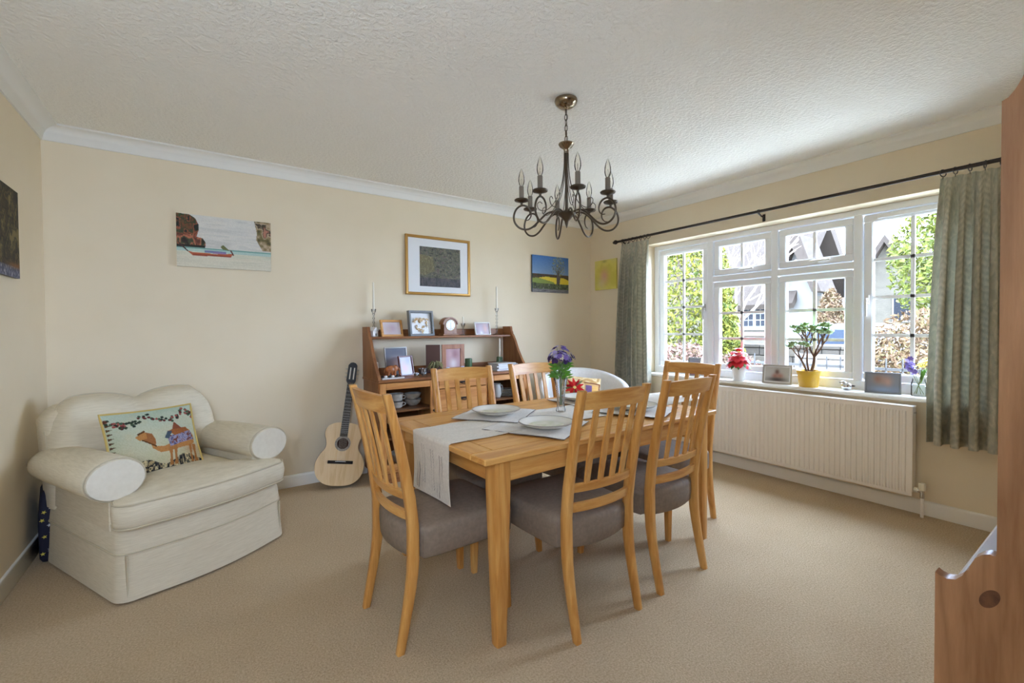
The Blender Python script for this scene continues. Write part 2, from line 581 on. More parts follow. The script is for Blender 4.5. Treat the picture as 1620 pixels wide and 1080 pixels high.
def photo(w, h, bg, blobs):
    p = Pic(w, h, bg)
    for (x, y, rx, ry, c) in blobs: p.ell(x, y, rx, ry, c, 0.9, 0.7)
    return p

# ================================================================== THE SETTING
W0Y, W1Y, W0Z, W1Z = 0.615, 3.115, 0.745, 2.125          # window opening
T = 0.34
mb = MB().box2(XL - .2, XR + T, YR - .2, YB + .2, -0.12, 0.0)
struct('floor', mb, M['carpet'], 'beige loop-pile carpet over the whole room floor')
mb = MB().box2(XL - .2, XR + T, YR - .2, YB + .2, ZCEIL, ZCEIL + .15)
struct('ceiling', mb, M['ceil'], 'off-white ceiling with stippled textured coating')
struct('wall_back', MB().box2(XL - .2, XR + T, YB, YB + .2, 0, ZCEIL), M['wall'], 'cream painted wall behind the pine dresser')
struct('wall_left', MB().box2(XL - .2, XL, YR, YB, 0, ZCEIL), M['wall'], 'cream painted wall beside the cream armchair')
RX0, RX1, RZa, RZb = -0.74, -0.04, 1.15, 2.12             # opening added behind the viewer to let in fill light
mb = MB()
mb.box2(XL - .2, XR + T, YR - .2, YR, 0, RZa)
mb.box2(XL - .2, XR + T, YR - .2, YR, RZb, ZCEIL)
mb.box2(XL - .2, RX0, YR - .2, YR, RZa, RZb)
mb.box2(RX1, XR + T, YR - .2, YR, RZa, RZb)
struct('wall_rear', mb, M['wall'], 'cream painted wall behind the viewer with an added fill-light window')
mb = MB()
mb.box2(XR, XR + T, YR, YB, 0, W0Z)
mb.box2(XR, XR + T, YR, YB, W1Z, ZCEIL)
mb.box2(XR, XR + T, YR, W0Y, W0Z, W1Z)
mb.box2(XR, XR + T, W1Y, YB, W0Z, W1Z)
struct('wall_right', mb, M['wall'], 'cream painted wall with the wide window')

# coving: concave profile swept along each wall with mitred ends
cov = [(0.0, ZC - .004), (0.010, ZC - .004), (0.012, ZC + .006)]
for k in range(7):
    a = PI / 2 * k / 6
    cov.append((0.012 + 0.066 * (1 - math.cos(a)), ZC + .006 + 0.066 * math.sin(a)))
cov += [(0.081, ZCEIL - .011), (0.090, ZCEIL - .010), (0.090, ZCEIL + .001), (0.0, ZCEIL + .001)]
def sweep(prof, name, a, b, nrm, mat, label, mitre=True):
    """profile (offset from wall, z) run from a to b; nrm points into the room"""
    a, b, nrm = Vector((*a, 0)), Vector((*b, 0)), Vector((*nrm, 0))
    d = (b - a).normalized()
    vs, fs = [], []
    n = len(prof)
    for end, sgn in ((a, 1), (b, -1)):
        for o, z in prof:
            p = end + nrm * o + d * (sgn * o if mitre else 0)
            vs.append((p.x, p.y, z))
    fs = [tuple(range(n)), tuple(range(2 * n - 1, n - 1, -1))]
    for i in range(n):
        j = (i + 1) % n
        fs.append((i, j, n + j, n + i))
    return struct(name, MB().add(vs, fs), mat, label, angle=50)
sweep(cov, 'trim_1', (XL, YB), (XR, YB), (0, -1), M['coving'], 'white coving along the top of the dresser wall')
sweep(cov, 'trim_2', (XR, YB), (XR, YR), (-1, 0), M['coving'], 'white coving above the window')
sweep(cov, 'trim_3', (XL, YR), (XL, YB), (1, 0), M['coving'], 'white coving above the armchair side wall')
sweep(cov, 'trim_4', (XR, YR), (XL, YR), (0, 1), M['coving'], 'white coving on the wall behind the viewer')
base = [(0, 0.001), (0.016, 0.001), (0.016, 0.078), (0.012, 0.088), (0.006, 0.094), (0, 0.096)]
sweep(base, 'baseboard_back', (XL, YB), (XR, YB), (0, -1), M['gloss_white'], 'white skirting board under the dresser wall')
sweep(base, 'baseboard_right', (XR, YB), (XR, YR), (-1, 0), M['gloss_white'], 'white skirting board under the radiator')
sweep(base, 'baseboard_left', (XL, YR), (XL, YB), (1, 0), M['gloss_white'], 'white skirting board beside the armchair')
sweep(base, 'baseboard_rear', (XR, YR), (XL, YR), (0, 1), M['gloss_white'], 'white skirting board behind the viewer')

# window sill board
ZS = 0.770
SX0 = XR - 0.032
mb = MB()
sillp = [(SX0 + .006, ZS), (SX0, ZS - .008), (SX0, ZS - .020), (SX0 + .008, ZS - .027), (XR + .20, ZS - .027), (XR + .20, ZS)]
mb.prism(sillp, W0Y - .03, W1Y + .03, 'y')
struct('trim_5', mb, M['gloss_white'], 'white painted window sill board above the radiator')

# window: one frame, two side casements, two lower sashes, two top lights
FX0, FX1 = XR + 0.165, XR + 0.235
win = link('window_1', None)
tag(win, 'wide white casement window of six sashes with glazing bars', kind='structure')
ys = [(2.495, 3.053), (1.903, 2.433), (1.308, 1.841), (0.686, 1.244)]      # sash openings from far to near
ZB, ZTR0, ZTR1, ZT = 0.842, 1.680, 1.743, 2.072
def bar(name, y0, y1, z0, z1, parent, x0=FX0, x1=FX1, bev=.006, mat=None):
    return MB().box2(x0, x1, y0, y1, z0, z1, bev).build(name, mat or M['upvc'], parent)
bar('head_rail', W0Y, W1Y, ZT + .004, W1Z, win)
bar('bottom_rail', W0Y, W1Y, ZS - .02, ZB - .004, win)
bar('jamb', ys[0][1] + .004, W1Y, ZB - .01, ZT + .01, win)
bar('jamb', W0Y, ys[3][0] - .004, ZB - .01, ZT + .01, win)
for k in range(3):
    bar('mullion', ys[k + 1][1] + .004, ys[k][0] - .004, ZB - .01, ZT + .01, win)
for k in (1, 2):
    bar('transom', ys[k][0] - .01, ys[k][1] + .01, ZTR0 + .004, ZTR1 - .004, win)
SXa, SXb = FX0 + .012, FX1 - .004
def sash(y0, y1, z0, z1, rows, handle=None, vent=False):
    fw = 0.058
    p = [(y0, z0), (y1, z0), (y1, z1), (y0, z1)]
    s = MB()
    s.box2(SXa, SXb, y0, y1, z0, z0 + fw, .008)
    s.box2(SXa, SXb, y0, y1, z1 - fw, z1, .008)
    s.box2(SXa, SXb, y0, y0 + fw, z0 + fw * .9, z1 - fw * .9, .008)
    s.box2(SXa, SXb, y1 - fw, y1, z0 + fw * .9, z1 - fw * .9, .008)
    sh = s.build('sash', M['upvc'], win)
    gx = SXa + .022
    gy0, gy1, gz0, gz1 = y0 + fw, y1 - fw, z0 + fw, z1 - fw
    ym = (gy0 + gy1) / 2
    zz = [gz0 + (gz1 - gz0) * k / rows for k in range(rows + 1)]
    bw = .0115
    b = MB().box2(gx - .006, gx + .006, ym - bw, ym + bw, gz0, gz1)
    for z in zz[1:-1]: b.box2(gx - .006, gx + .006, gy0, gy1, z - bw, z + bw)
    b.build('glazing_bars', M['upvc'], sh)
    for r in range(rows):
        for (a, c) in ((gy0, ym - bw), (ym + bw, gy1)):
            MB().box2(gx - .002, gx + .002, a, c, zz[r] + (bw if r else 0), zz[r + 1] - (bw if r < rows - 1 else 0)).build('pane', M['glass'], sh)
    hm = M['white']
    if handle == 'low':                       # stay handle on a top light
        h = MB().box2(SXa - .012, SXa, ym - .035, ym + .02, z0 + .018, z0 + .040, .004)
        h.tube([(SXa - .016, ym + .02, z0 + .03), (SXa - .028, ym - .01, z0 + .032), (SXa - .026, ym - .12, z0 + .034)], [.008, .009, .007], 8)
        h.build('handle', hm, sh)
    elif handle is not None:                  # espagnolette handle on a side casement
        hy = y0 + fw / 2 if handle == 'L' else y1 - fw / 2
        zm = (z0 + z1) / 2 - .02
        h = MB().box2(SXa - .014, SXa, hy - .012, hy + .012, zm - .03, zm + .04, .004)
        h.tube([(SXa - .012, hy, zm + .01), (SXa - .042, hy, zm + .005), (SXa - .046, hy, zm - .02), (SXa - .040, hy, zm - .115)], [.010, .011, .010, .006], 8)
        h.build('handle', hm if handle == 'R' else M['silver'], sh)
    if vent:
        MB().box2(SXa - .014, SXa + .002, y0 + .085, y1 - .085, z1 - .042, z1 - .012, .004).build('trickle_vent', M['upvc'], sh)
sash(*ys[0], ZB, ZT, 4, 'L', True)
sash(*ys[3], ZB, ZT, 4, 'R', True)
for k in (1, 2):
    sash(*ys[k], ZB, ZTR0, 3)
    sash(*ys[k], ZTR1, ZT, 1, 'low')

# unseen window added behind the viewer as a source of fill light
fill_win = link('fill_window', None)
tag(fill_win, 'added white two-light casement window behind the viewer, unseen, for fill light', kind='structure')
def bar2(name, x0, x1, z0, z1, parent, y0=YR - .15, y1=YR - .09):
    return MB().box2(x0, x1, y0, y1, z0, z1, .006).build(name, M['upvc'], parent)
bar2('head_rail', RX0, RX1, RZb - .06, RZb, fill_win)
bar2('bottom_rail', RX0, RX1, RZa, RZa + .07, fill_win)
for (a, b) in ((RX0, RX0 + .06), ((RX0 + RX1) / 2 - .04, (RX0 + RX1) / 2 + .04), (RX1 - .06, RX1)):
    bar2('mullion', a, b, RZa + .06, RZb - .05, fill_win)
for (a, b) in ((RX0 + .06, (RX0 + RX1) / 2 - .04), ((RX0 + RX1) / 2 + .04, RX1 - .06)):
    MB().box2(a, b, YR - .122, YR - .118, RZa + .07, RZb - .06).build('pane', M['glass'], fill_win)
pl = bpy.data.lights.new('fill_window_portal', 'AREA')  # portal for the added fill-light window
pl.shape = 'RECTANGLE'; pl.size = RX1 - RX0; pl.size_y = RZb - RZa
pl.cycles.is_portal = True
po = link('fill_window_portal', pl)
po.location = ((RX0 + RX1) / 2, YR - .18, (RZa + RZb) / 2)
po.rotation_euler = (PI / 2, 0, 0)

# sky light through the window is sampled at the opening
pl = bpy.data.lights.new('window_portal', 'AREA')
pl.shape = 'RECTANGLE'; pl.size = W1Z - W0Z; pl.size_y = W1Y - W0Y
pl.cycles.is_portal = True
po = link('window_portal', pl)
po.location = (XR + T - .02, (W0Y + W1Y) / 2, (W0Z + W1Z) / 2)
po.rotation_euler = (0, PI / 2, 0)

# ================================================================== DINING TABLE
TA = math.radians(1.9)
TL, TW, TZ = 1.645, 0.985, 0.757
tc_ = Vector((0.862, 1.424, 0)) + Matrix.Rotation(TA, 3, 'Z') @ Vector((TL / 2, TW / 2, 0))
table = thing('dining_table', 'oak dining table with square tapered legs, laid with linen and plates', 'table', tc_, TA)
hx, hy, bd, th = TL / 2, TW / 2, .105, .026
g = .0012
for sy in (-1, 1):
    y0, y1 = sorted((sy * hy, sy * (hy - bd)))
    MB().box2(-hx, hx, y0, y1, TZ - th, TZ, .004).build('side_plank', OAK['x'], table)
for sx in (-1, 1):
    x0, x1 = sorted((sx * hx, sx * (hx - bd)))
    MB().box2(x0, x1, -hy + bd + g, hy - bd - g, TZ - th, TZ, .004).build('end_plank', OAK['y'], table)
nb = 5
w_ = (TW - 2 * bd - 2 * g) / nb
for k in range(nb):
    MB().box2(-hx + bd + g, hx - bd - g, -hy + bd + g + k * w_, -hy + bd + g + (k + 1) * w_ - .0004, TZ - th, TZ - .0002, .0008).build('top_board', OAK['x'], table)
for sy in (-1, 1):
    MB().box2(-hx + .13, hx - .13, sy * (hy - .036) - .011, sy * (hy - .036) + .011, TZ - th - .085, TZ - th, .002).build('apron', OAK['x'], table)
for sx in (-1, 1):
    MB().box2(sx * (hx - .076) - .011, sx * (hx - .076) + .011, -hy + .09, hy - .09, TZ - th - .085, TZ - th, .002).build('apron', OAK['y'], table)
for sx in (-1, 1):
    for sy in (-1, 1):
        vs = []
        for z, ix, iy, w_l in ((TZ - th, .060, .020, .076), (TZ - .14, .060, .020, .076), (0.0, .065, .021, .046)):
            x0, x1 = sorted((sx * (hx - ix), sx * (hx - ix - w_l))); y0, y1 = sorted((sy * (hy - iy), sy * (hy - iy - w_l)))
            for q in rrect(x0, x1, y0, y1, .008, 2): vs.append((q[0], q[1], z))
        n = len(vs) // 3
        fs = [tuple(range(n)), tuple(range(3 * n - 1, 2 * n - 1, -1))]
        for r in range(2):
            for i in range(n): fs.append((r * n + i, r * n + (i + 1) % n, (r + 1) * n + (i + 1) % n, (r + 1) * n + i))
        MB().add(vs, fs).build('leg', OAK['z'], table)

# ================================================================== DINING CHAIRS
PZ = [0.0, .10, .18, .26, .334, .484, .60, .75, .88, 1.008]
PY = [-.058, -.038, -.022, -.008, 0, 0, -.014, -.042, -.070, -.102]
def py(z): return interp(z, PZ, PY) - .225
def make_chair():
    t = thing('dining_chair', 'x', 'chair', group='oak dining chairs around the table')
    # back posts, one continuous curved piece each from foot to top
    for sx in (-1, 1):
        m_ = MB(); vs = []
        zs = [0, .06, .12, .18, .24, .30, .36, .42, .48, .54, .60, .68, .76, .84, .92, 1.008]
        for z in zs:
            yc = py(z)
            d = interp(z, [0, .35, .6, 1.0], [.015, .021, .020, .014])
            cx_ = sx * interp(z, [0, .4, 1.0], [.186, .186, .194])
            hw = interp(z, [0, .35, 1.0], [.0145, .018, .017])
            for q in rrect(cx_ - hw, cx_ + hw, yc - d, yc + d, .004, 1): vs.append((q[0], q[1], z))
        n = len(vs) // len(zs); fs = [tuple(range(n)), tuple(range(len(vs) - 1, len(vs) - n - 1, -1))]
        for r in range(len(zs) - 1):
            for i in range(n): fs.append((r * n + i, r * n + (i + 1) % n, (r + 1) * n + (i + 1) % n, (r + 1) * n + i))
        m_.add(vs, fs).build('back_post', OAK['z'], t, 50)
    # bowed rails
    def rail(name, z0, z1, bow, thk, top=False):
        m_ = MB(); n = 10; vs = []
        for i in range(n + 1):
            f = i / n; x = -.180 + .360 * f
            b = bow * (1 - (2 * f - 1) ** 2)
            for z in (z0, z1):
                for s_ in (-1, 1):
                    zz = z + (0.006 * (1 - (2 * f - 1) ** 2) if top and z == z1 else 0)
                    vs.append((x, py(z) - b + s_ * thk / 2, zz))
        fs = [(0, 1, 3, 2), (4 * n, 4 * n + 2, 4 * n + 3, 4 * n + 1)]
        for i in range(n):
            a, b = 4 * i, 4 * i + 4
            fs += [(a, b, b + 1, a + 1), (a + 2, a + 3, b + 3, b + 2), (a, a + 2, b + 2, b), (a + 1, b + 1, b + 3, a + 3)]
        return m_.add(vs, fs).build(name, OAK['x'], t, 50)
    rail('top_rail', .930, .998, .026, .022, True)
    rail('lower_rail', .585, .618, .026, .020)
    rail('stretcher_rail', .500, .536, .026, .018)
    for k in range(4):
        f = .19 + .62 * k / 3
        b = .026 * (1 - (2 * f - 1) ** 2)
        x0 = -.180 + .360 * f
        m_ = MB(); vs = []
        zs = [.612, .66, .72, .78, .84, .90, .936]
        for z in zs:
            hw = interp(z, [.61, .72, .84, .94], [.0125, .0150, .0140, .0135])
            xx = x0 * interp(z, [.6, .94], [.93, 1.0])
            for (dx, dy) in ((-hw, -.005), (hw, -.005), (hw, .005), (-hw, .005)): vs.append((xx + dx, py(z) - b + dy, z))
        fs = [(0, 1, 2, 3), tuple(range(len(vs) - 1, len(vs) - 5, -1))]
        for r in range(len(zs) - 1):
            for i in range(4): fs.append((4 * r + i, 4 * r + (i + 1) % 4, 4 * r + 4 + (i + 1) % 4, 4 * r + 4 + i))
        m_.add(vs, fs).build('slat', OAK['z'], t)
    for sx in (-1, 1):
        m_ = MB(); vs = []
        for z, h_ in ((.36, .021), (.2, .0185), (0, .014)):
            cx_, cy_ = sx * interp(z, [0, .36], [.205, .190]), interp(z, [0, .36], [.222, .205])
            for q in rrect(cx_ - h_, cx_ + h_, cy_ - h_, cy_ + h_, .004, 1): vs.append((q[0], q[1], z))
        n = len(vs) // 3; fs = [tuple(range(n)), tuple(range(3 * n - 1, 2 * n - 1, -1))]
        for r in range(2):
            for i in range(n): fs.append((r * n + i, r * n + (i + 1) % n, (r + 1) * n + (i + 1) % n, (r + 1) * n + i))
        m_.add(vs, fs).build('front_leg', OAK['z'], t)
    # padded seat: rounded block, bowed at the back between the posts
    out = []
    for k in range(9):
        f = k / 8; out.append((-.166 + .332 * f, -.225 - .030 * (1 - (2 * f - 1) ** 2)))
    out += [(.170, -.200), (.212, -.190), (.220, -.12), (.226, .05), (.228, .18)]
    for k in range(5):
        a = PI / 2 * k / 4; out.append((.198 + .030 * math.cos(a), .215 + .030 * math.sin(a)))
    for k in range(1, 8): out.append((.198 - .396 * k / 8, .245 + .006 * math.sin(PI * k / 8)))
    for k in range(5):
        a = PI / 2 + PI / 2 * k / 4; out.append((-.198 + .030 * math.cos(a), .215 + .030 * math.sin(a)))
    out += [(-.228, .18), (-.226, .05), (-.220, -.12), (-.212, -.190), (-.170, -.200)]
    m_ = MB(); vs = []; n = len(out)
    lay = [(.345, .965), (.352, .99), (.40, 1.0), (.440, .998), (.458, .985), (.468, .955), (.474, .88), (.480, .6), (.482, .25)]
    for z, s_ in lay:
        for q in out: vs.append((q[0] * s_, (q[1] - .0) * s_, z))
    fs = [tuple(range(n))]
    for r in range(len(lay) - 1):
        for i in range(n): fs.append((r * n + i, r * n + (i + 1) % n, (r + 1) * n + (i + 1) % n, (r + 1) * n + i))
    vs.append((0, 0, .483)); c_ = len(vs) - 1; o_ = (len(lay) - 1) * n
    for i in range(n): fs.append((o_ + i, o_ + (i + 1) % n, c_))
    m_.add(vs, fs).build('seat', M['seat'], t, 60)
    return t
chair0 = make_chair()
chairs = [  # x, y, facing angle (chair looks along +y when 0), label
    (1.387, 1.580, 0.01, 'oak slat-back dining chair in the foreground, beside the near corner leg of the table'),
    (1.925, 1.598, 0.03, 'oak slat-back dining chair on the near long side, closer to the radiator'),
    (0.880, 1.846, -PI / 2 + .05, 'oak slat-back dining chair at the table end under the hanging runner'),
    (1.345, 2.195, PI - .05, 'oak slat-back dining chair on the far side in front of the dresser drawers'),
    (1.955, 2.205, PI + .09, 'oak slat-back dining chair on the far side, partly behind the vase of flowers'),
    (2.450, 1.820, PI / 2, 'oak slat-back dining chair at the table end by the window'),
]
for i, (x, y, a, lab) in enumerate(chairs):
    c = chair0 if i == 0 else dup(chair0)
    c.location = (x, y, 0); c.rotation_euler = (0, 0, a); c['label'] = lab

# ================================================================== ARMCHAIR (local: front faces -y, origin at front centre on the floor)
AA = math.radians(26.5)
arm = thing('armchair', 'wide cream fabric armchair with rolled arms and a skirted base in the corner', 'armchair', (0.035, 2.835, 0), AA)
def loft(rings, mat, name, parent, angle=60, cap0=True, cap1=True):
    n = len(rings[0]); vs = [p for r in rings for p in r]; fs = []
    for r in range(len(rings) - 1):
        for i in range(n): fs.append((r * n + i, r * n + (i + 1) % n, (r + 1) * n + (i + 1) % n, (r + 1) * n + i))
    if cap0: fs.append(tuple(range(n)))
    if cap1: fs.append(tuple(range(len(vs) - 1, len(vs) - n - 1, -1)))
    return MB().add(vs, fs).build(name, mat, parent, angle)
def bowrect(hw, y0, y1, r, bow, n=6):
    """rounded rectangle whose front (y0) edge bows outward"""
    out = []
    for cx_, cy_, a0 in ((hw - r, y1 - r, 0), (-hw + r, y1 - r, 90), (-hw + r, y0 + r, 180)):
        for k in range(n + 1):
            a = math.radians(a0 + 90 * k / n); out.append((cx_ + r * math.cos(a), cy_ + r * math.sin(a)))
    for k in range(1, 10):
        f = k / 10; out.append((-hw + r + (2 * hw - 2 * r) * f, y0 - bow * math.sin(PI * f)))
    for k in range(n + 1):
        a = math.radians(270 + 90 * k / n); out.append((hw - r + r * math.cos(a), y0 + r + r * math.sin(a)))
    return out
rings = []
for z, gr in ((.012, .012), (.10, .006), (.225, .0)):
    rings.append([(x, y, z) for x, y in bowrect(.398 + gr, .0 - gr, .90, .075, .05)])
loft(rings, M['sofa'], 'skirt', arm)
rings = []
for z, gr in ((.215, .004), (.235, .006), (.30, .0), (.345, -.01)):
    rings.append([(x, y, z) for x, y in bowrect(.394 + gr, .004 - gr, .90, .07, .05)])
loft(rings, M['sofa'], 'base_panel', arm)
pp = [(x, y, .228) for x, y in bowrect(.402, -.002, .90, .075, .05)]
MB().tube(pp, .004, 6, True).build('piping', M['piping'], arm)
for sx in (-1, 1):       # skirt corner pleats
    MB().box2(sx * .372 - .003, sx * .372 + .003, .002, .02, .014, .222).build('corner_pleat', M['piping'], arm)
# arms: side walls below, fat roll on top
for sx in (-1, 1):
    s_ = MB()
    s_.box2(sx * .28, sx * .394, .10, .86, .30, .54, .02)
    s_.build('arm_side', M['sofa'], arm)
    rings = []
    nn = 20
    for y, rx, rz, dz in ((.092, .098, .080, 0), (.100, .114, .096, 0), (.120, .121, .102, 0), (.30, .124, .100, -.003), (.55, .124, .097, -.006), (.78, .118, .092, -.014), (.88, .10, .08, -.024), (.92, .06, .05, -.03)):
        ring = []
        for k in range(nn):
            a = 2 * PI * k / nn
            ca, sa = math.cos(a), math.sin(a)
            zz = sa * rz
            if sa < 0: zz *= .95
            ring.append((sx * .372 + ca * rx, y, .560 + dz + zz))
        rings.append(ring)
    roll = loft(rings, M['sofa'], 'arm_roll', arm)
    fr = MB()
    fr.lathe([(0, -.002), (.6, -.004), (.86, -.002), (.93, .004)], 24, (0, 0, 0), Matrix.Translation((sx * .372, .093, .560)) @ Matrix.Rotation(PI / 2, 4, 'X') @ Matrix.Diagonal((.118, .098, 1, 1)))
    fr.build('arm_front', M['sofa_plain'], roll)
    ring = [(sx * .372 + math.cos(2 * PI * k / 28) * .116, .100, .560 + math.sin(2 * PI * k / 28) * .098) for k in range(28)]
    MB().tube(ring, .0035, 5, True).build('arm_piping', M['piping'], roll)
# seat cushion: T-shaped, bowed front
def tcush(z, gr):
    o = [(.255 + gr * .3, .62), (-.255 - gr * .3, .62), (-.258 - gr * .3, .125 - gr), (-.385 - gr, .115 - gr)]
    for k in range(7):
        a = math.radians(180 + 90 * k / 6); o.append((-.330 - gr + .075 * math.cos(a), .045 - gr + .075 * math.sin(a)))
    for k in range(1, 12):
        f = k / 12; o.append((-.33 + .66 * f, -.030 - gr - .040 * math.sin(PI * f)))
    for k in range(7):
        a = math.radians(270 + 90 * k / 6); o.append((.330 + gr + .075 * math.cos(a), .045 - gr + .075 * math.sin(a)))
    o += [(.385 + gr, .115 - gr), (.258 + gr * .3, .125 - gr)]
    return [(x, y, z) for x, y in o]
rings = [tcush(.338, -.02), tcush(.345, -.002), tcush(.37, .006), tcush(.41, .010), tcush(.445, .006), tcush(.462, -.004), tcush(.468, -.02)]
r0 = tcush(.472, -.02); 
for sc, z in ((.85, .478), (.6, .486), (.3, .492)):
    rings.append([(x * sc, .28 + (y - .28) * sc, z) for x, y, _ in r0])
sc_ = loft(rings, M['sofa'], 'seat_cushion', arm)
for z in (.350, .460):
    MB().tube(tcush(z, .002)[3:-1], .0045, 6).build('cushion_piping', M['piping'], sc_)
# back: shaped frame and a two-humped cushion
def hump(x):
    return .828 + .060 * abs(math.sin(PI * (x + .02) / .43)) ** .6 - .20 * max(0, (abs(x + .02) - .30) / .13) ** 2
n = 24
vs = []
rings = []
for y, sc in ((.74, .93), (.75, .97), (.80, 1.0), (.90, 1.0), (.93, .97)):
    ring = []
    for k in range(n + 1):
        x = -.42 + .84 * k / n
        ring.append((x * sc, y + .03, .30 + (hump(x * .93) - .035 - .30) * (sc * .5 + .5)))
    ring += [(.40 * sc, y, .30), (-.40 * sc, y, .30)]
    rings.append(ring)
loft(rings, M['sofa'], 'back_frame', arm, 50)
def bc(u, v):
    x = -.43 + .86 * u
    zt = hump(x) + .01
    return x, zt
rings = []
for t_, bul in ((0, 0), (.06, .5), (.18, .85), (.35, 1), (.6, 1.05), (.8, .95), (.93, .6), (1.0, 0)):
    pass
nu, nv = 30, 14
def front(u, v):
    x, zt = bc(u, v)
    z = .47 + (zt - .47) * v
    edge = min(1, min(u, 1 - u) / .10) ** .5 * min(1, (1 - v) / .16) ** .5 * min(1, v / .10) ** .5
    mid = 1 - .45 * math.exp(-((x + .02) / .045) ** 2) * max(0, (v - .55) / .45)
    y = .665 + .10 * v + .055 - .105 * edge * mid
    return (x * (.965 + .035 * edge), y, z)
def rear(u, v):
    x, zt = bc(u, v)
    return (x * .97, .80 + .06 * v, .47 + (zt - .012 - .47) * v)
m_ = MB()
vs, fs = [], []
for f_ in (front, rear):
    for j in range(nv + 1):
        for i in range(nu + 1): vs.append(f_(i / nu, j / nv))
w = nu + 1; NN = w * (nv + 1)
for j in range(nv):
    for i in range(nu):
        q = (j * w + i, j * w + i + 1, (j + 1) * w + i + 1, (j + 1) * w + i)
        fs.append(q); fs.append(tuple(NN + k for k in reversed(q)))
rim = [j * w for j in range(nv + 1)] + [nv * w + i for i in range(1, nu + 1)] + [j * w + nu for j in range(nv - 1, -1, -1)] + [i for i in range(nu - 1, 0, -1)]
for k in range(len(rim)):
    a, b = rim[k], rim[(k + 1) % len(rim)]; fs.append((a, b, NN + b, NN + a))
bcush = m_.add(vs, fs).build('back_cushion', M['sofa'], arm, 70)
pp = [front(0.0, v) for v in np.linspace(.1, 1, 9)] + [front(u, 1.0) for u in np.linspace(.04, .96, 24)] + [front(1.0, v) for v in np.linspace(1, .1, 9)]
MB().tube(pp, .0045, 6).build('cushion_piping', M['piping'], bcush)

# camel cushion
p = Pic(150, 130, (176, 184, 158))
yy = p.Y
p.a = (1 - yy)[..., None] * np.array((172, 190, 176)) + yy[..., None] * np.array((200, 176, 134))
p.mottle(np.ones_like(p.X), [(170, 182, 150), (186, 190, 166), (198, 186, 150)], 5, 5, .35)
for k in range(90):                                   # flower garland along the top
    x = rng.random(); y = .04 + .14 * abs(math.sin(x * 7.2)) + .10 * rng.random()
    c = [(44, 52, 46), (52, 66, 50), (150, 84, 76), (96, 44, 44), (70, 90, 70)][int(rng.integers(5))]
    p.ell(x, y, .018, .02, c)
for k in range(14): p.poly([(.02, .1 + k * .065), (.075, .12 + k * .065), (.02, .14 + k * .065)], (86, 60, 40))
p.mottle(p.Y > .84 + .05 * np.sin(p.X * 14), [(40, 44, 44), (214, 196, 150), (70, 66, 60), (30, 34, 38), (170, 150, 110)], 26, 12)
p.ell(.88, .72, .13, .09, (168, 118, 84), .5, .6)
cam_c, dk = (176, 122, 70), (96, 62, 36)
body = [(.40, .50), (.46, .62), (.55, .64), (.66, .60), (.72, .46), (.80, .40), (.90, .42), (.95, .52), (.94, .64), (.86, .68), (.72, .70), (.64, .72), (.50, .72), (.42, .64)]
p.poly(body, cam_c)
p.poly([(.30, .42), (.36, .38), (.44, .42), (.47, .52), (.46, .62), (.38, .56), (.34, .50)], (150, 98, 58))
p.poly([(.26, .44), (.33, .38), (.38, .40), (.38, .48), (.30, .50)], cam_c)
for x0, x1 in ((.60, .63), (.655, .685), (.85, .875), (.90, .93)):
    p.poly([(x0, .66), (x1 + .02, .66), (x1, .80), (x1 + .01, .92), (x0, .92), (x0 + .005, .80)], (164, 110, 62))
p.poly([(.60, .50), (.92, .44), (.94, .58), (.62, .66)], (106, 108, 140))
p.mottle(p.mask([(.60, .50), (.92, .44), (.94, .58), (.62, .66)]), [(84, 84, 116), (150, 146, 170), (110, 60, 50)], 40, 30)
p.poly([(.62, .42), (.68, .40), (.86, .38), (.90, .44), (.70, .50)], (150, 92, 52))
p.poly([(.68, .40), (.72, .28), (.78, .36), (.80, .40)], (132, 74, 52))
p.poly([(.57, .52), (.62, .42), (.68, .42), (.62, .54)], (70, 84, 96))
p.line((.30, .40), (.36, .37), .012, dk); p.line((.33, .50), (.46, .62), .008, dk)
p.jitter(16)
cu = thing('camel_cushion', 'green tapestry cushion printed with a saddled camel on the cream armchair', 'cushion')
cw, ch = .425, .385
def cushpt(u, v, side):
    x, z = (u - .5) * cw, (.5 - v) * ch
    e = min(u, 1 - u, .5) * 2; g_ = min(v, 1 - v, .5) * 2
    puff = .062 * (1 - (1 - e) ** 2.6) * (1 - (1 - g_) ** 2.6)
    pin = 1 - .05 * (1 - (2 * v - 1) ** 2) ; pinz = 1 - .05 * (1 - (2 * u - 1) ** 2)
    return (x * pin, side * puff, z * pinz)
pic_mesh('printed_front', p, lambda u, v: cushpt(u, v, -1), M['tapestry'], cu)
mb = MB(); mb.grid(24, 24, lambda u, v: cushpt(1 - u, v, 1)); mb.build('back_cover', new_mat('tan_velvet', rgb(196, 172, 112), .9), cu, 60)
edge = [cushpt(u, 0, 0) for u in np.linspace(0, 1, 12)] + [cushpt(1, v, 0) for v in np.linspace(.08, 1, 12)] + [cushpt(u, 1, 0) for u in np.linspace(.92, 0, 12)] + [cushpt(0, v, 0) for v in np.linspace(.92, .08, 11)]
MB().tube(edge, .006, 6, True).build('piping', new_mat('gold_cord', rgb(196, 168, 96), .8), cu)
cu.matrix_world = (Matrix.Translation((0.035, 2.835, 0)) @ Matrix.Rotation(AA, 4, 'Z') @ Matrix.Translation((-.075, .445, .634))
                   @ Matrix.Rotation(math.radians(-4), 4, 'Z') @ Matrix.Rotation(math.radians(-26), 4, 'X') @ Matrix.Rotation(math.radians(0), 4, 'Y'))

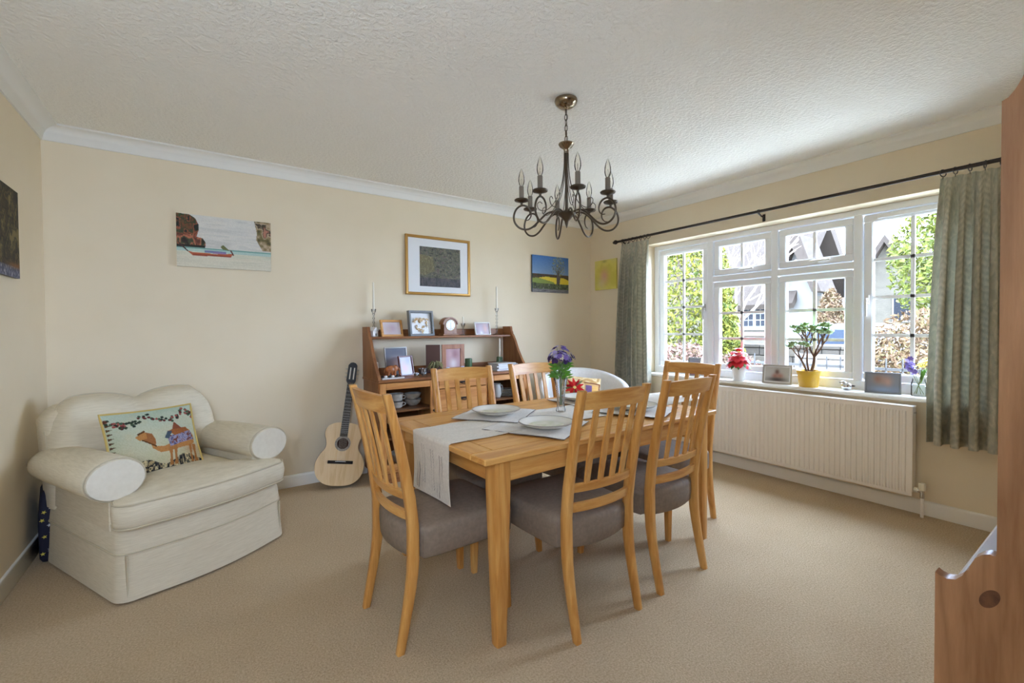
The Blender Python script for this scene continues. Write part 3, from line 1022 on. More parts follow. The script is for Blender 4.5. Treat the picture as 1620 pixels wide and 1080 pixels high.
# star-print bag squeezed between armchair and wall
bag = thing('star_bag', 'navy bag with coloured stars tucked between armchair and skirting board', 'bag', (-.715, 3.56, 0), math.radians(12))
rings = []
for z, hx_, hy_ in ((.0, .045, .12), (.02, .055, .13), (.20, .058, .13), (.36, .045, .12), (.42, .02, .10)):
    rings.append([(x, y, z) for x, y in rrect(-hx_, hx_, -hy_, hy_, .018, 3)])
loft(rings, M['star_blue'], 'body', bag)
sc5 = [(214, 196, 84), (206, 206, 206), (190, 60, 60), (80, 130, 170)]
smats = [new_mat('star_%d' % i, rgb(*c), .7) for i, c in enumerate(sc5)]
for k in range(16):
    sx_, sz_ = (-.042 + .028 * (k % 4) + .008 * (k // 4 % 2), .05 + .075 * (k // 4) + .016 * (k % 3))
    st = []
    for q in range(10):
        a = PI / 2 + PI * q / 5 + k; r = .011 if q % 2 == 0 else .0045
        st.append((sx_ + r * math.cos(a), sz_ + r * math.sin(a)))
    MB().prism(st, -.1345, -.130, 'y').build('star', smats[k % 4], bag)

# ================================================================== GUITAR
gB = Vector((.852, 3.655, .024)); gH = Vector((1.045, 3.845, .985))
gl_ = (gH - gB).normalized()
gn = Vector((-.18, -.95, 0)); gn = (gn - gl_ * gn.dot(gl_)).normalized()      # outward normal of the soundboard
gx = gl_.cross(-gn); gx = gx.normalized()
gm = Matrix((gx, -gn, gl_)).transposed().to_4x4(); gm.translation = gB
gt = thing('classical_guitar', 'pale spruce-top classical guitar leaning against the wall beside the dresser', 'guitar', M=gm)
half = [(0, .0), (.06, .003), (.115, .022), (.158, .062), (.180, .118), (.180, .175), (.160, .228), (.132, .268), (.120, .300), (.124, .340), (.138, .385), (.138, .425), (.118, .462), (.075, .484), (.03, .490), (0, .490)]
hb = [(q.x, q.y) for q in bez([(x, z, 0) for x, z in half], 4)]
outl = hb + [(-x, z) for x, z in reversed(hb[1:-1])]
MB().prism(outl, .003, .092, 'y').build('body_side', M['mahogany'], gt, 40)
MB().prism([(x * 1.012, z * 1.0) for x, z in outl], 0, .003, 'y').build('soundboard', M['spruce'], gt, 40)
sh = MB()
ringpts = lambda r0, r1, n=40: None
def annulus(r0, r1, c, y, n=40):
    vs, fs = [], []
    for k in range(n):
        a = 2 * PI * k / n
        vs += [(c[0] + r0 * math.cos(a), y, c[1] + r0 * math.sin(a)), (c[0] + r1 * math.cos(a), y, c[1] + r1 * math.sin(a))]
    for k in range(n):
        j = (k + 1) % n; fs.append((2 * k, 2 * k + 1, 2 * j + 1, 2 * j))
    return MB().add(vs, fs)
annulus(.0, .043, (0, .325), -.0006).build('sound_hole', new_mat('sound_hole_dark', rgb(52, 30, 22), .9), gt)
annulus(.043, .060, (0, .325), -.0005).build('rosette', noisy('rosette_inlay', rgb(176, 168, 156), rgb(120, 112, 104), 160), gt)
MB().box2(-.095, .095, -.010, .0, .168, .192, .002).build('bridge', M['ebony'], gt)
MB().box2(-.040, .040, -.013, -.008, .184, .187).build('saddle', M['white'], gt)
nk = MB(); nk.prism([(-.030, .380), (.030, .380), (.026, .815), (-.026, .815)], -.006, .0, 'y')
nk.build('fingerboard', M['ebony'], gt)
nk = MB(); nk.box2(-.024, .024, .0, .028, .47, .83, .010); nk.build('neck', M['mahogany'], gt)
fr = MB()
for k in range(1, 19):
    z = .187 + .628 * 2 ** (-k / 12)
    if z > .385: fr.box2(-.028, .028, -.0072, -.0055, z - .0008, z + .0008)
fr.build('frets', M['silver'], gt)
hd = MB(); hd.prism([(-.026, .812), (.026, .812), (.037, .835), (.035, .965), (.020, .985), (0, .990), (-.020, .985), (-.035, .965), (-.037, .835)], .0, .016, 'y')
hdo = hd.build('headstock', M['black'], gt)
for sx in (-1, 1):
    MB().box2(sx * .015 - .005, sx * .015 + .005, -.0008, .002, .845, .945, .001).build('slot', M['nylon'], hdo)
    for k in range(3):
        MB().tube([(sx * .036, .008, .862 + k * .034), (sx * .050, .008, .862 + k * .034), (sx * .052, .008, .862 + k * .034)], [.003, .003, .009], 8).build('tuning_peg', M['silver'], hdo)
st = MB()
for k in range(6):
    x = -.0215 + .0086 * k; st.tube([(x * 1.25, -.0135, .186), (x, -.010, .815)], .0006, 4)
st.build('strings', M['nylon'], gt)

# ================================================================== PICTURES ON THE WALLS
def canvas(name, label, w, h, pic, matrix, edge=None, cat='painting'):
    t = thing(name, label, cat, M=matrix)
    MB().box2(-w / 2, w / 2, .0015, .020, 0, h, .002).build('stretched_canvas', edge or M['canvas_edge'], t)
    pic_mesh('painted_face', pic, flat(w, h, .0), M['paint'], t)
    return t
# beach with long-tail boat
p = Pic(180, 114, (206, 204, 196))
p.mottle(p.Y < .68, [(196, 194, 186), (210, 206, 198), (218, 213, 202), (200, 198, 190)], 3, 16, .8)
p.put(p.Y >= .63, (176, 200, 190)); p.put(p.Y >= .70, (204, 204, 180)); p.put(p.Y >= .78, (214, 206, 184))
p.mottle(p.Y > .70, [(206, 200, 178), (218, 212, 192), (198, 196, 176)], 3, 30, .5)
p.rect(0, 1, .622, .645, (120, 164, 152))
rock = p.mask([(0, 0), (.13, .01), (.19, .07), (.22, .18), (.22, .30), (.20, .42), (.26, .44), (.29, .52), (.285, .62), (0, .63)])
p.mottle(rock, [(40, 52, 34), (66, 84, 44), (120, 70, 44), (54, 66, 40), (156, 86, 58), (34, 40, 30)], 16, 9)
p.mottle(rock & (p.Y > .38), [(150, 82, 56), (96, 56, 40), (184, 110, 80), (70, 74, 48), (50, 40, 30)], 26, 6)
p.put(rock & (p.Y > .575), (40, 38, 28))
rk2 = p.mask([(.81, 0), (1, 0), (1, .60), (.90, .60), (.87, .50), (.83, .38), (.84, .25)])
p.mottle(rk2, [(70, 62, 40), (110, 100, 60), (150, 130, 96), (190, 168, 140), (56, 52, 36), (176, 120, 100)], 14, 8)
p.poly([(.10, .69), (.16, .78), (.55, .77), (.575, .70), (.56, .70), (.40, .725), (.16, .72)], (184, 96, 62))
p.poly([(.16, .75), (.16, .78), (.55, .77), (.56, .745)], (150, 70, 46))
p.rect(.28, .50, .665, .71, (120, 128, 160)); p.rect(.36, .50, .69, .715, (150, 120, 160)); p.rect(.30, .36, .655, .67, (180, 186, 196))
p.line((.02, .55), (.11, .70), .007, (70, 44, 34)); p.line((.55, .64), (.575, .72), .008, (96, 50, 40))
p.poly([(.44, .58), (.47, .54), (.54, .64), (.47, .63)], (110, 110, 66))
p.jitter(14)
canvas('beach_painting', 'wide unframed canvas of a long-tail boat on a beach between two rocks', .584, .370, p,
       Matrix.Translation((.1555, YB - .022, 1.709)))
# tree in a yellow field
p = Pic(96, 74, (112, 142, 176))
p.a = np.array((70, 116, 178)) * (1 - p.Y * 1.6)[..., None].clip(0, 1) + np.array((140, 162, 186)) * (p.Y * 1.6)[..., None].clip(0, 1)
p.put(p.Y > .52, (74, 70, 50)); p.mottle(p.Y > .50, [(70, 66, 46), (90, 64, 48), (60, 72, 48)], 24, 20)
p.poly([(0, .62), (.15, .61), (.62, .72), (.62, .80), (0, .74)], (136, 152, 76))
p.poly([(.16, .61), (.35, .57), (.62, .58), (.85, .58), (1, .64), (1, .80), (.62, .78), (.58, .71)], (224, 200, 66))
p.mottle(p.Y > .76, [(70, 78, 54), (96, 108, 70), (56, 60, 48), (120, 128, 104)], 24, 14)
p.put(p.Y > .90, (104, 104, 108)); p.mottle(p.Y > .90, [(98, 98, 104), (128, 126, 126), (80, 80, 88)], 6, 30)
for k in range(320):
    a = rng.random() * 2 * PI; r = rng.random() ** .5
    p.ell(.71 + .19 * r * math.cos(a), .28 + .27 * r * math.sin(a), .008, .012, [(150, 156, 104), (176, 176, 120), (118, 124, 84), (96, 96, 72)][k % 4], .75)
for a_ in np.linspace(-.9, .9, 9): p.line((.70, .52), (.70 + .17 * a_, .52 - .36 * (1 - .35 * abs(a_))), .004, (84, 76, 62))
p.poly([(.67, .50), (.73, .50), (.76, .60), (.74, .76), (.65, .76), (.66, .6)], (92, 84, 82))
p.jitter(12)
canvas('tree_painting', 'small unframed canvas of a tree in a yellow field, near the room corner', .530, .407, p,
       Matrix.Translation((3.255, YB - .022, 1.656)), new_mat('canvas_blue_edge', rgb(70, 84, 104), .8))
# yellow abstract on the window wall
p = Pic(40, 44, (214, 202, 96))
p.mottle(np.ones_like(p.X), [(206, 194, 84), (222, 210, 110), (216, 206, 130)], 3, 3, .7)
p.ell(.45, .55, .22, .30, (214, 160, 140), .9, .7); p.ell(.3, .75, .25, .2, (216, 204, 160), .6, .7); p.ell(.45, .06, .12, .05, (150, 140, 80), .7, .7)
canvas('yellow_canvas', 'small yellow canvas with a soft pink shape beside the curtain', .335, .345, p,
       Matrix.Translation((XR - .022, 3.655, 1.698)) @ Matrix.Rotation(-PI / 2, 4, 'Z'), new_mat('canvas_yellow_edge', rgb(206, 190, 100), .8))
# dark painting on the left wall
p = Pic(90, 80, (46, 40, 30))
p.mottle(np.ones_like(p.X), [(30, 26, 22), (58, 50, 34), (24, 20, 18), (92, 78, 44), (40, 36, 28), (120, 104, 64)], 12, 8)
for k in range(16):
    x = rng.random(); y = .2 + .5 * rng.random(); p.line((x, y), (x + .1, y - .16), .006, (120, 112, 60), .6)
p.put(p.Y > .90, (108, 110, 130)); p.mottle(p.Y > .88, [(120, 124, 144), (70, 74, 96), (150, 150, 160)], 30, 20)
p.ell(.9, .86, .3, .04, (150, 92, 40), .7, .7)
canvas('dark_painting', 'dark brown abstract canvas at the left edge on the armchair side wall', .52, .445, p,
       Matrix.Translation((XL + .022, 3.115, 1.530)) @ Matrix.Rotation(PI / 2, 4, 'Z'), M['black'])
# gilt-framed print of a leafy garden
fw, fh = .672, .553
t = thing('framed_print', 'gilt-framed print of grey-green foliage in a white mount above the dresser', 'picture', M=Matrix.Translation((1.873, YB - .028, 1.573)))
prof = [(0, .026), (0, .004), (.006, 0), (.014, .004), (.020, .003), (.026, .010), (.026, .026)]
def mould(w, h, prof, z0=0.0):
    """picture moulding: profile (inset, depth) carried round a rectangle facing -y"""
    cor = [(-w / 2, z0, 1, 1), (w / 2, z0, -1, 1), (w / 2, z0 + h, -1, -1), (-w / 2, z0 + h, 1, -1)]
    vs, fs = [], []; n = len(prof)
    for (x, z, dx, dz) in cor:
        for (i, d) in prof: vs.append((x + dx * i, d, z + dz * i))
    for c in range(4):
        for k in range(n):
            a, b = c * n + k, c * n + (k + 1) % n; e, f = ((c + 1) % 4) * n + k, ((c + 1) % 4) * n + (k + 1) % n
            fs.append((a, b, f, e))
    return MB().add(vs, fs)
mould(fw, fh, prof).build('frame', M['gold'], t, 30)
MB().box2(-fw / 2 + .02, fw / 2 - .02, .012, .024, .02, fh - .02).build('mount', M['mount'], t)
p = Pic(90, 86, (96, 94, 84))
p.mottle(np.ones_like(p.X), [(66, 66, 64), (92, 92, 78), (120, 116, 94), (80, 84, 80), (132, 126, 104), (104, 92, 90)], 16, 18)
p.mottle(p.mask([(0, .2), (.32, .25), (.36, .6), (.12, .72), (0, .7)]), [(136, 128, 92), (118, 108, 80), (150, 142, 104)], 30, 16, .8)
p.mottle(p.Y > .78, [(62, 62, 66), (84, 82, 88), (104, 96, 96)], 30, 10, .8)
p.jitter(22)
pic_mesh('printed_sheet', p, lambda u, v: (-.198 + .425 * u, .0115, .082 + .372 * (1 - v)), M['paint'], t)
MB().box2(-fw / 2 + .024, fw / 2 - .024, .0065, .0075, .024, fh - .024).build('glazing', M['glass'], t)

# ================================================================== PINE DRESSER ON THE BACK WALL
DX0, DX1, DY0, DY1, DZ = 1.138, 2.620, 3.492, 3.905, 0.848
dr = thing('pine_dresser', 'pine dresser with glazed doors, central drawers and a low open shelf against the back wall', 'dresser')
cw_ = .022
def panel(name, x0, x1, y0, y1, z0, z1, mat, parent=dr, bev=.003):
    return MB().box2(x0, x1, y0, y1, z0, z1, bev).build(name, mat, parent)
panel('counter_top', DX0 - .006, DX1 + .006, DY0 - .012, DY1, DZ - .024, DZ, BROWNPINE['x'], bev=.005)
for x in (DX0 + .004, DX1 - .004 - cw_): panel('side_panel', x, x + cw_, DY0 + .018, DY1, .06, DZ - .024, BROWNPINE['z'])
B0, B1 = 1.648, 2.150
for x in (B0 - .011, B1 - .011): panel('divider', x, x + cw_, DY0 + .02, DY1 - .012, .10, DZ - .024, PINE['z'])
panel('back_board', DX0 + .026, DX1 - .026, DY1 - .010, DY1, .08, DZ - .024, BROWNPINE['x'])
panel('bottom_board', DX0 + .026, DX1 - .026, DY0 + .02, DY1 - .01, .085, .105, PINE['x'])
panel('plinth', DX0 + .004, DX1 - .004, DY0 + .03, DY0 + .05, 0, .085, BROWNPINE['x'])
for x in (DX0 + .02, DX1 - .06): panel('plinth_foot', x, x + .04, DY1 - .06, DY1 - .02, 0, .085, BROWNPINE['z'])
SHZ = (.585, .365)
for (x0, x1) in ((DX0 + .028, B0 - .013), (B1 + .013, DX1 - .028)):
    for z in SHZ: panel('shelf', x0, x1, DY0 + .05, DY1 - .012, z - .018, z, BROWNPINE['x'], bev=.002)
def door(x0, x1, z0, z1, knob_x):
    st = .052
    d = MB()
    for (a, b) in ((x0, x0 + st), (x1 - st, x1)): d.box2(a, b, DY0, DY0 + .020, z0, z1, .003)
    do = d.build('door', PINE['z'], dr)
    for (a, b) in ((z0, z0 + st), (z1 - st, z1)): MB().box2(x0 + st, x1 - st, DY0 + .0005, DY0 + .0195, a, b, .003).build('door_rail', PINE['x'], do)
    MB().box2(x0 + st - .004, x1 - st + .004, DY0 + .008, DY0 + .011, z0 + st - .004, z1 - st + .004).build('door_glass', M['cabglass'], do)
    MB().lathe([(0, 0), (.006, .001), (.006, .012), (.013, .016), (.014, .024), (.008, .030), (0, .031)], 12, M=Matrix.Translation((knob_x, DY0, (z0 + z1) / 2 + .1)) @ Matrix.Rotation(PI / 2, 4, 'X')).build('knob', M['pole'], do)
door(DX0 + .010, B0 - .016, .11, DZ - .030, B0 - .04)
door(B1 + .016, DX1 - .010, .11, DZ - .030, B1 + .04)
zz = [.11, .33, .535, .735, DZ - .030]
for k in range(4):
    d = panel('drawer', B0 + .014, B1 - .014, DY0, DY0 + .02, zz[k] + .003, zz[k + 1] - .003, PINE['x'])
    k_ = MB(); zc_ = (zz[k] + zz[k + 1]) / 2; xm = (B0 + B1) / 2
    k_.tube([(xm - .03, DY0, zc_ + .006), (xm - .028, DY0 - .014, zc_ - .002), (xm, DY0 - .020, zc_ - .010), (xm + .028, DY0 - .014, zc_ - .002), (xm + .03, DY0, zc_ + .006)], .004, 6)
    k_.box2(xm - .036, xm + .036, DY0 - .003, DY0, zc_ - .002, zc_ + .016, .002)
    k_.build('pull', M['pole'], d)
# upper section: shaped ends, one shelf, back rails
ZTOP, ZSH = 1.275, 1.190
prof2 = [(DY1, DZ), (DY0 + .005, DZ), (DY0 + .012, DZ + .018), (DY0 + .045, DZ + .05), (DY0 + .10, DZ + .12), (DY0 + .155, DZ + .20), (DY0 + .20, DZ + .285), (DY0 + .232, DZ + .335),
         (DY0 + .252, DZ + .352), (DY0 + .256, DZ + .37), (DY0 + .268, DZ + .385), (DY0 + .272, ZTOP - .012), (DY0 + .282, ZTOP), (DY1, ZTOP)]
for x in (DX0, DX1 - .024):
    MB().prism(prof2, x, x + .024, 'x').build('shaped_end', BROWNPINE['z'], dr, 40)
panel('upper_shelf', DX0 + .024, DX1 - .024, 3.752, DY1, ZSH - .020, ZSH, BROWNPINE['x'], bev=.004)
panel('shelf_back_rail', DX0 + .024, DX1 - .024, DY1 - .014, DY1, ZSH, ZSH + .062, BROWNPINE['x'])
panel('counter_back_rail', DX0 + .024, DX1 - .024, DY1 - .014, DY1, DZ, DZ + .065, BROWNPINE['x'])

# ------------------------------------------------------------------ things on the dresser
def picframe(name, label, w, h, fwid, mat, pic, loc, rz, lean, depth=.016, mount=0.0, cat='photo frame', strut=True, strutmat=None):
    """standing picture frame leaning back by lean; base line at loc"""
    t = thing(name, label, cat, M=Matrix.Translation(loc) @ Matrix.Rotation(rz, 4, 'Z') @ Matrix.Rotation(-lean, 4, 'X'))
    mould(w, h, [(0, depth), (0, .002), (.002, 0), (fwid - .002, 0), (fwid, .004), (fwid, depth)]).build('frame', mat, t, 30)
    MB().box2(-w / 2 + .004, w / 2 - .004, depth - .004, depth, .004, h - .004).build('backing', M['brownbox'], t)
    if mount: MB().box2(-w / 2 + fwid * .8, w / 2 - fwid * .8, depth * .6, depth * .8, fwid * .8, h - fwid * .8).build('mount', M['mount'], t)
    i = fwid + mount - .001
    pic_mesh('photograph', pic, lambda u, v: (-w / 2 + i + (w - 2 * i) * u, depth * .55, i + (h - 2 * i) * (1 - v)), M['print_gloss'], t)
    if strut:
        bl = h * .62; sp = bl * math.tan(lean) + .0
        c_, s_ = math.cos(lean), math.sin(lean)
        foot = (0, depth + bl * s_ * .9 + h * .10, 0)
        top = (0, depth + .001, bl)
        # strut foot reaches the surface: local y,z of a surface point behind the frame
        yb = (h * .30)
        fl_ = (0, yb * c_, yb * -s_ if False else -yb * s_)
        MB().tube([top, (0, yb * c_, -yb * s_ + .002)], .006, 4, squash=.4).build('strut', strutmat or M['brownbox'], t)
    return t
sk = (206, 172, 156)
picframe('wooden_photo_frame', 'light wood photo frame with a faded portrait on the upper dresser shelf', .215, .150, .020, OAK['x'],
         photo(24, 16, (196, 184, 186), [(.5, .5, .3, .4, (176, 150, 156)), (.3, .6, .2, .3, (186, 166, 160))]), (1.372, 3.79, ZSH), .22, .22)
# shadow box with shells in the shape of a heart
sb = thing('shell_box_frame', 'grey deep box frame holding a heart of sea shells', 'box frame', M=Matrix.Translation((1.648, 3.785, ZSH + .001)) @ Matrix.Rotation(.20, 4, 'Z') @ Matrix.Rotation(-.12, 4, 'X'))
w, h = .262, .232
mould(w, h, [(0, .036), (0, .002), (.002, 0), (.018, 0), (.020, .003), (.020, .034)]).build('frame', M['greyframe'], sb, 30)
MB().box2(-w / 2 + .016, w / 2 - .016, .028, .034, .016, h - .016).build('backing_card', M['mount'], sb)
shm = [noisy('shell_%d' % i, rgb(*a), rgb(*b), 60, .5) for i, (a, b) in enumerate((((214, 186, 140), (186, 150, 104)), ((228, 206, 170), (200, 168, 128)), ((196, 164, 120), (222, 198, 158))))]
for k in range(22):
    a = 2 * PI * k / 22
    hx_ = 16 * math.sin(a) ** 3; hz_ = 13 * math.cos(a) - 5 * math.cos(2 * a) - 2 * math.cos(3 * a) - math.cos(4 * a)
    r = random.uniform(.013, .019)
    s_ = MB(); rot = Matrix.Translation((hx_ * .0047, .022, .114 + hz_ * .0046)) @ Matrix.Rotation(random.uniform(0, 6), 4, 'Y')
    vs = [(0, -.004, 0)]; fs = []
    for q in range(9):
        b = PI * .15 + PI * .7 * q / 8; rr = r * (1.5 if q % 2 else 1.4)
        vs.append((rr * math.cos(b), .004, rr * math.sin(b))); vs.append((rr * .6 * math.cos(b), -.007, rr * .6 * math.sin(b) + .001))
    for q in range(8):
        i0 = 1 + 2 * q
        fs += [(0, i0 + 1, i0 + 3), (i0, i0 + 2, i0 + 3, i0 + 1)]
    s_.add(vs, fs, rot).build('shell', shm[k % 3], sb)
MB().box2(-w / 2 + .018, w / 2 - .018, .004, .005, .018, h - .018).build('glazing', M['glass'], sb)
# mantel clock
ck = thing('mantel_clock', 'small wooden mantel clock with an arched top and white dial', 'clock', (1.925, 3.825, ZSH), .12)
MB().box2(-.088, .088, -.042, .042, 0, .016, .004).build('base', BROWNPINE['x'], ck)
arc = [(-.070, .016), (.070, .016), (.070, .105)] + [(.070 * math.cos(PI * k / 12), .105 + .056 * math.sin(PI * k / 12)) for k in range(1, 12)] + [(-.070, .105)]
MB().prism(arc, -.032, .032, 'y').build('case', BROWNPINE['z'], ck, 40)
hood = [(.084 * math.cos(PI * k / 14), .104 + .070 * math.sin(PI * k / 14)) for k in range(15)]
hood_in = [(.072 * math.cos(PI * k / 14), .104 + .058 * math.sin(PI * k / 14)) for k in range(14, -1, -1)]
MB().prism(hood + hood_in, -.038, .036, 'y').build('hood', BROWNPINE['x'], ck, 40)
dy = -.0335
cl_ = MB().lathe([(0, .001), (.050, .001), (.050, 0), (0, 0)], 32, M=Matrix.Translation((0, dy, .098)) @ Matrix.Rotation(PI / 2, 4, 'X')).build('dial', M['white'], ck)
MB().lathe([(.049, 0), (.054, .003), (.056, 0)], 32, caps=False, M=Matrix.Translation((0, dy, .098)) @ Matrix.Rotation(PI / 2, 4, 'X')).build('bezel', M['gold'], ck)
hm_ = MB()
for k in range(12):
    a = 2 * PI * k / 12; hm_.box((0, 0, .041), (.0030, .0006, .009), M=Matrix.Translation((0, dy - .0015, .098)) @ Matrix.Rotation(a, 4, 'Y'))
hm_.build('hour_marks', M['black'], cl_)
for ln, a in ((.028, 0.05), (.040, 3.10)):
    MB().box((0, 0, ln / 2), (.003, .0006, ln), M=Matrix.Translation((0, dy - .0022, .098)) @ Matrix.Rotation(a, 4, 'Y')).build('hand', M['black'], cl_)
# candle in a house-shaped holder, crystal sticks
hc = thing('house_candle', 'white house-shaped candle holder at the left end of the upper shelf', 'candle holder', (1.212, 3.83, ZSH), .5)
MB().box2(-.030, .030, -.026, .026, 0, .052, .004).build('body', M['white'], hc)
MB().prism([(-.034, .052), (.034, .052), (0, .084)], -.029, .029, 'y').build('roof', M['white'], hc)
MB().box2(-.008, .008, -.0268, -.0255, .006, .028).build('doorway', M['greyframe'], hc)
def crystal(name, label, loc, hs, hcand, r=.036):
    t = thing(name, label, 'candlestick', loc)
    p_ = [(0, .0005), (r, .001), (r, .005), (r * .35, .012), (.007, .03)]
    z = .03
    while z < hs - .05:
        p_ += [(.006, z + .012), (.011, z + .022), (.006, z + .032)]; z += .036
    p_ += [(.007, hs - .040), (.018, hs - .020), (.021, hs), (.014, hs), (.011, hs - .018), (0, hs - .020)]
    MB().lathe(p_, 14).build('glass_stem', M['crystal'], t, 50)
    MB().lathe([(0, hs - .018), (.010, hs - .017), (.0075, hs + hcand - .012), (.002, hs + hcand), (0, hs + hcand)], 12).build('taper_candle', M['wax'], t)
    return t
crystal('glass_candlestick', 'tall glass candlestick with white taper at the left end of the dresser', (1.226, 3.868, ZSH), .24, .235)
crystal('glass_candlestick', 'tall glass candlestick with white taper at the right end of the dresser', (2.480, 3.84, ZSH), .27, .225)
crystal('glass_candlestick', 'short glass candlestick beside the mantel clock', (2.083, 3.83, ZSH), .115, .070, .026)
picframe('white_photo_frame', 'small white photo frame at the right of the upper dresser shelf', .190, .130, .011, M['mount'],
         photo(24, 16, (150, 130, 136), [(.35, .6, .2, .5, (170, 150, 160)), (.7, .5, .2, .5, (190, 140, 130)), (.4, .9, .1, .2, (220, 214, 216))]), (2.300, 3.80, ZSH), .12, .2)
# counter
picframe('silver_photo_frame', 'large silver photo frame leaning on the dresser counter', .212, .250, .010, M['silver'],
         photo(20, 24, (120, 122, 134), [(.5, .15, .6, .25, (96, 100, 112)), (.5, .6, .35, .3, (196, 168, 166)), (.4, .9, .5, .2, (176, 186, 200))]), (1.408, 3.79, DZ), .10, .16, .012)
picframe('red_photo_frame', 'dark red photo frame in front of the silver frame', .150, .178, .012, M['mahog_frame'],
         photo(18, 20, (176, 166, 180), [(.4, .6, .4, .4, (196, 150, 170)), (.7, .2, .3, .3, (150, 150, 164))]), (1.462, 3.685, DZ), .32, .20)
# carved elephant
el = thing('carved_elephant', 'small carved wooden elephant on the dresser counter', 'ornament', (1.292, 3.645, DZ), .15)
e = MB(); e.ball((0, 0, .066), (.050, .030, .036), 16, 10); e.ball((.045, 0, .078), (.026, .022, .026), 14, 8)
e.tube(bez([(.062, 0, .076), (.082, 0, .058), (.082, 0, .030), (.094, 0, .014)], 4), [.014, .013, .012, .011, .010, .009, .008, .0075, .007, .0065, .006, .005, .005], 8)
for x in (-.028, .028):
    for y in (-.016, .016): e.tube([(x, y, .055), (x, y, .02), (x, y, 0)], [.015, .011, .012], 10)
e.build('body', M['elephant'], el, 60)
for s_ in (-1, 1): MB().ball((.034, s_ * .024, .074), (.020, .004, .024), 12, 8).build('ear', M['elephant'], el, 60)
MB().tube([(-.048, 0, .08), (-.058, 0, .06), (-.057, 0, .04)], [.004, .003, .003], 6).build('tail', M['elephant'], el)
# black and white keepsake tray
kt = thing('keepsake_tray', 'low white tray of black and white trinkets at the counter front', 'tray', (1.275, 3.555, DZ), .03)
MB().box2(-.095, .095, -.030, .030, 0, .010, .003).build('tray', M['white'], kt)
for k in range(5): MB().ball((-.085 + .030 * k, -.004 + .008 * (k % 2), .019), (.015, .013, .0105), 10, 6).build('trinket', M['black'] if k % 2 == 0 else M['white'], kt)
for (x, y, lab) in ((1.505, 3.60, 'cut-glass tealight holder on the counter, the one nearer the red frame'), (1.572, 3.60, 'cut-glass tealight holder on the counter, the one nearer the trailing plant')):
    t = thing('tealight_holder', lab, 'tealight', (x, y, DZ), 0, 'cut-glass tealight holders')
    MB().lathe([(0, .0005), (.016, .001), (.024, .012), (.026, .030), (.019, .030), (.017, .014), (0, .012)], 8).build('holder', M['crystal'], t)
    MB().lathe([(0, .013), (.015, .013), (.015, .024), (0, .024)], 12).build('candle', M['silver'], t)
t = thing('votive_bowl', 'small frosted glass bowl with a candle in it', 'candle bowl', (1.612, 3.72, DZ))
MB().lathe([(0, .001), (.022, .001), (.036, .02), (.040, .055), (.036, .055), (.032, .022), (0, .012)], 16).build('bowl', glassy('frosted', (.8, .78, .78, 1), .3, .5), t)
MB().lathe([(0, .013), (.022, .014), (.022, .040), (0, .040)], 14).build('candle', M['wax'], t)
t = thing('pillar_candle', 'short white pillar candle behind the left shaped end', 'candle', (1.222, 3.82, DZ))
MB().lathe([(0, 0), (.024, 0), (.024, .118), (.018, .122), (0, .116)], 16).build('wax', M['wax'], t)
MB().tube([(0, 0, .115), (0, 0, .13)], .001, 5).build('wick', M['black'], t)
# trailing plant
t = thing('trailing_plant', 'trailing grey-green plant in a dark pot on the dresser counter', 'plant', (1.728, 3.70, DZ))
MB().lathe([(0, 0), (.034, 0), (.044, .055), (.040, .055), (.036, .045), (0, .045)], 16).build('pot', M['brownbox'], t)
f = MB()
for k in range(46):
    a = random.uniform(0, 2 * PI); r = random.uniform(.045, .085); hh = random.uniform(.075, .115)
    f.tube(bez([(0, 0, .045), (r * .45 * math.cos(a), r * .45 * math.sin(a), hh), (r * math.cos(a), r * math.sin(a), random.uniform(.03, .07))], 3), [.002, .0035, .004, .004, .004, .003, .001], 4)
f.build('foliage', noisy('sage_leaf', rgb(112, 112, 78), rgb(160, 156, 112), 40), t)
# hinged double frame
hf = thing('double_photo_frame', 'brown hinged double photo frame standing open on the counter', 'photo frame', (1.79, 3.74, DZ), .0)
MB().box((0, 0, .132), (.13, .014, .256), .002, M=Matrix.Translation((-.0, 0, 0)) @ Matrix.Rotation(-.55, 4, 'Z') @ Matrix.Translation((-.062, 0, 0))).build('cover_leaf', M['brownbox'], hf)
lf = mould(.236, .256, [(0, .014), (0, 0), (.040, 0), (.042, .003), (.042, .014)]).build('photo_leaf', M['tanframe'], hf, 30)
lf.matrix_local = Matrix.Translation((.138, -.004, .004)) @ Matrix.Rotation(.04, 4, 'Z')
pic_mesh('photograph', photo(20, 24, (176, 140, 142), [(.5, .75, .3, .4, (226, 220, 222)), (.6, .3, .3, .3, (150, 104, 110)), (.3, .3, .2, .3, (196, 160, 160))]), lambda u, v: (-.078 + .156 * u, .006, .040 + .176 * (1 - v)), M['print_gloss'], lf)
MB().box2(-.114, .114, .0105, .0135, .004, .252).build('backing', M['brownbox'], lf)
delft = noisy('blue_white_glaze', rgb(226, 230, 236), rgb(70, 96, 160), 70, .25)
for (x, lab) in ((1.832, 'tiny blue and white china ornament in front of the brown frame, left one'), (1.985, 'tiny blue and white china ornament in front of the brown frame, right one')):
    t = thing('china_ornament', lab, 'ornament', (x, 3.665, DZ), 0, 'blue and white china ornaments')
    MB().lathe([(0, 0), (.020, 0), (.021, .03), (.019, .056), (.015, .058), (.014, .04), (0, .03)], 10, sx=1, sy=.7).build('body', delft, t)
    MB().ball((.0, -.016, .012), (.016, .018, .011), 10, 6).build('toe', M['white'], t)
t = thing('green_jar', 'dark green cylindrical candle jar on the dresser counter', 'jar', (2.095, 3.75, DZ))
MB().lathe([(0, 0), (.034, .001), (.035, .006), (.035, .118), (.031, .120), (.031, .02), (0, .02)], 20).build('jar', M['bottle_green'], t)
MB().lathe([(0, .021), (.030, .021), (.030, .095), (0, .095)], 16).build('wax', M['wax'], t)
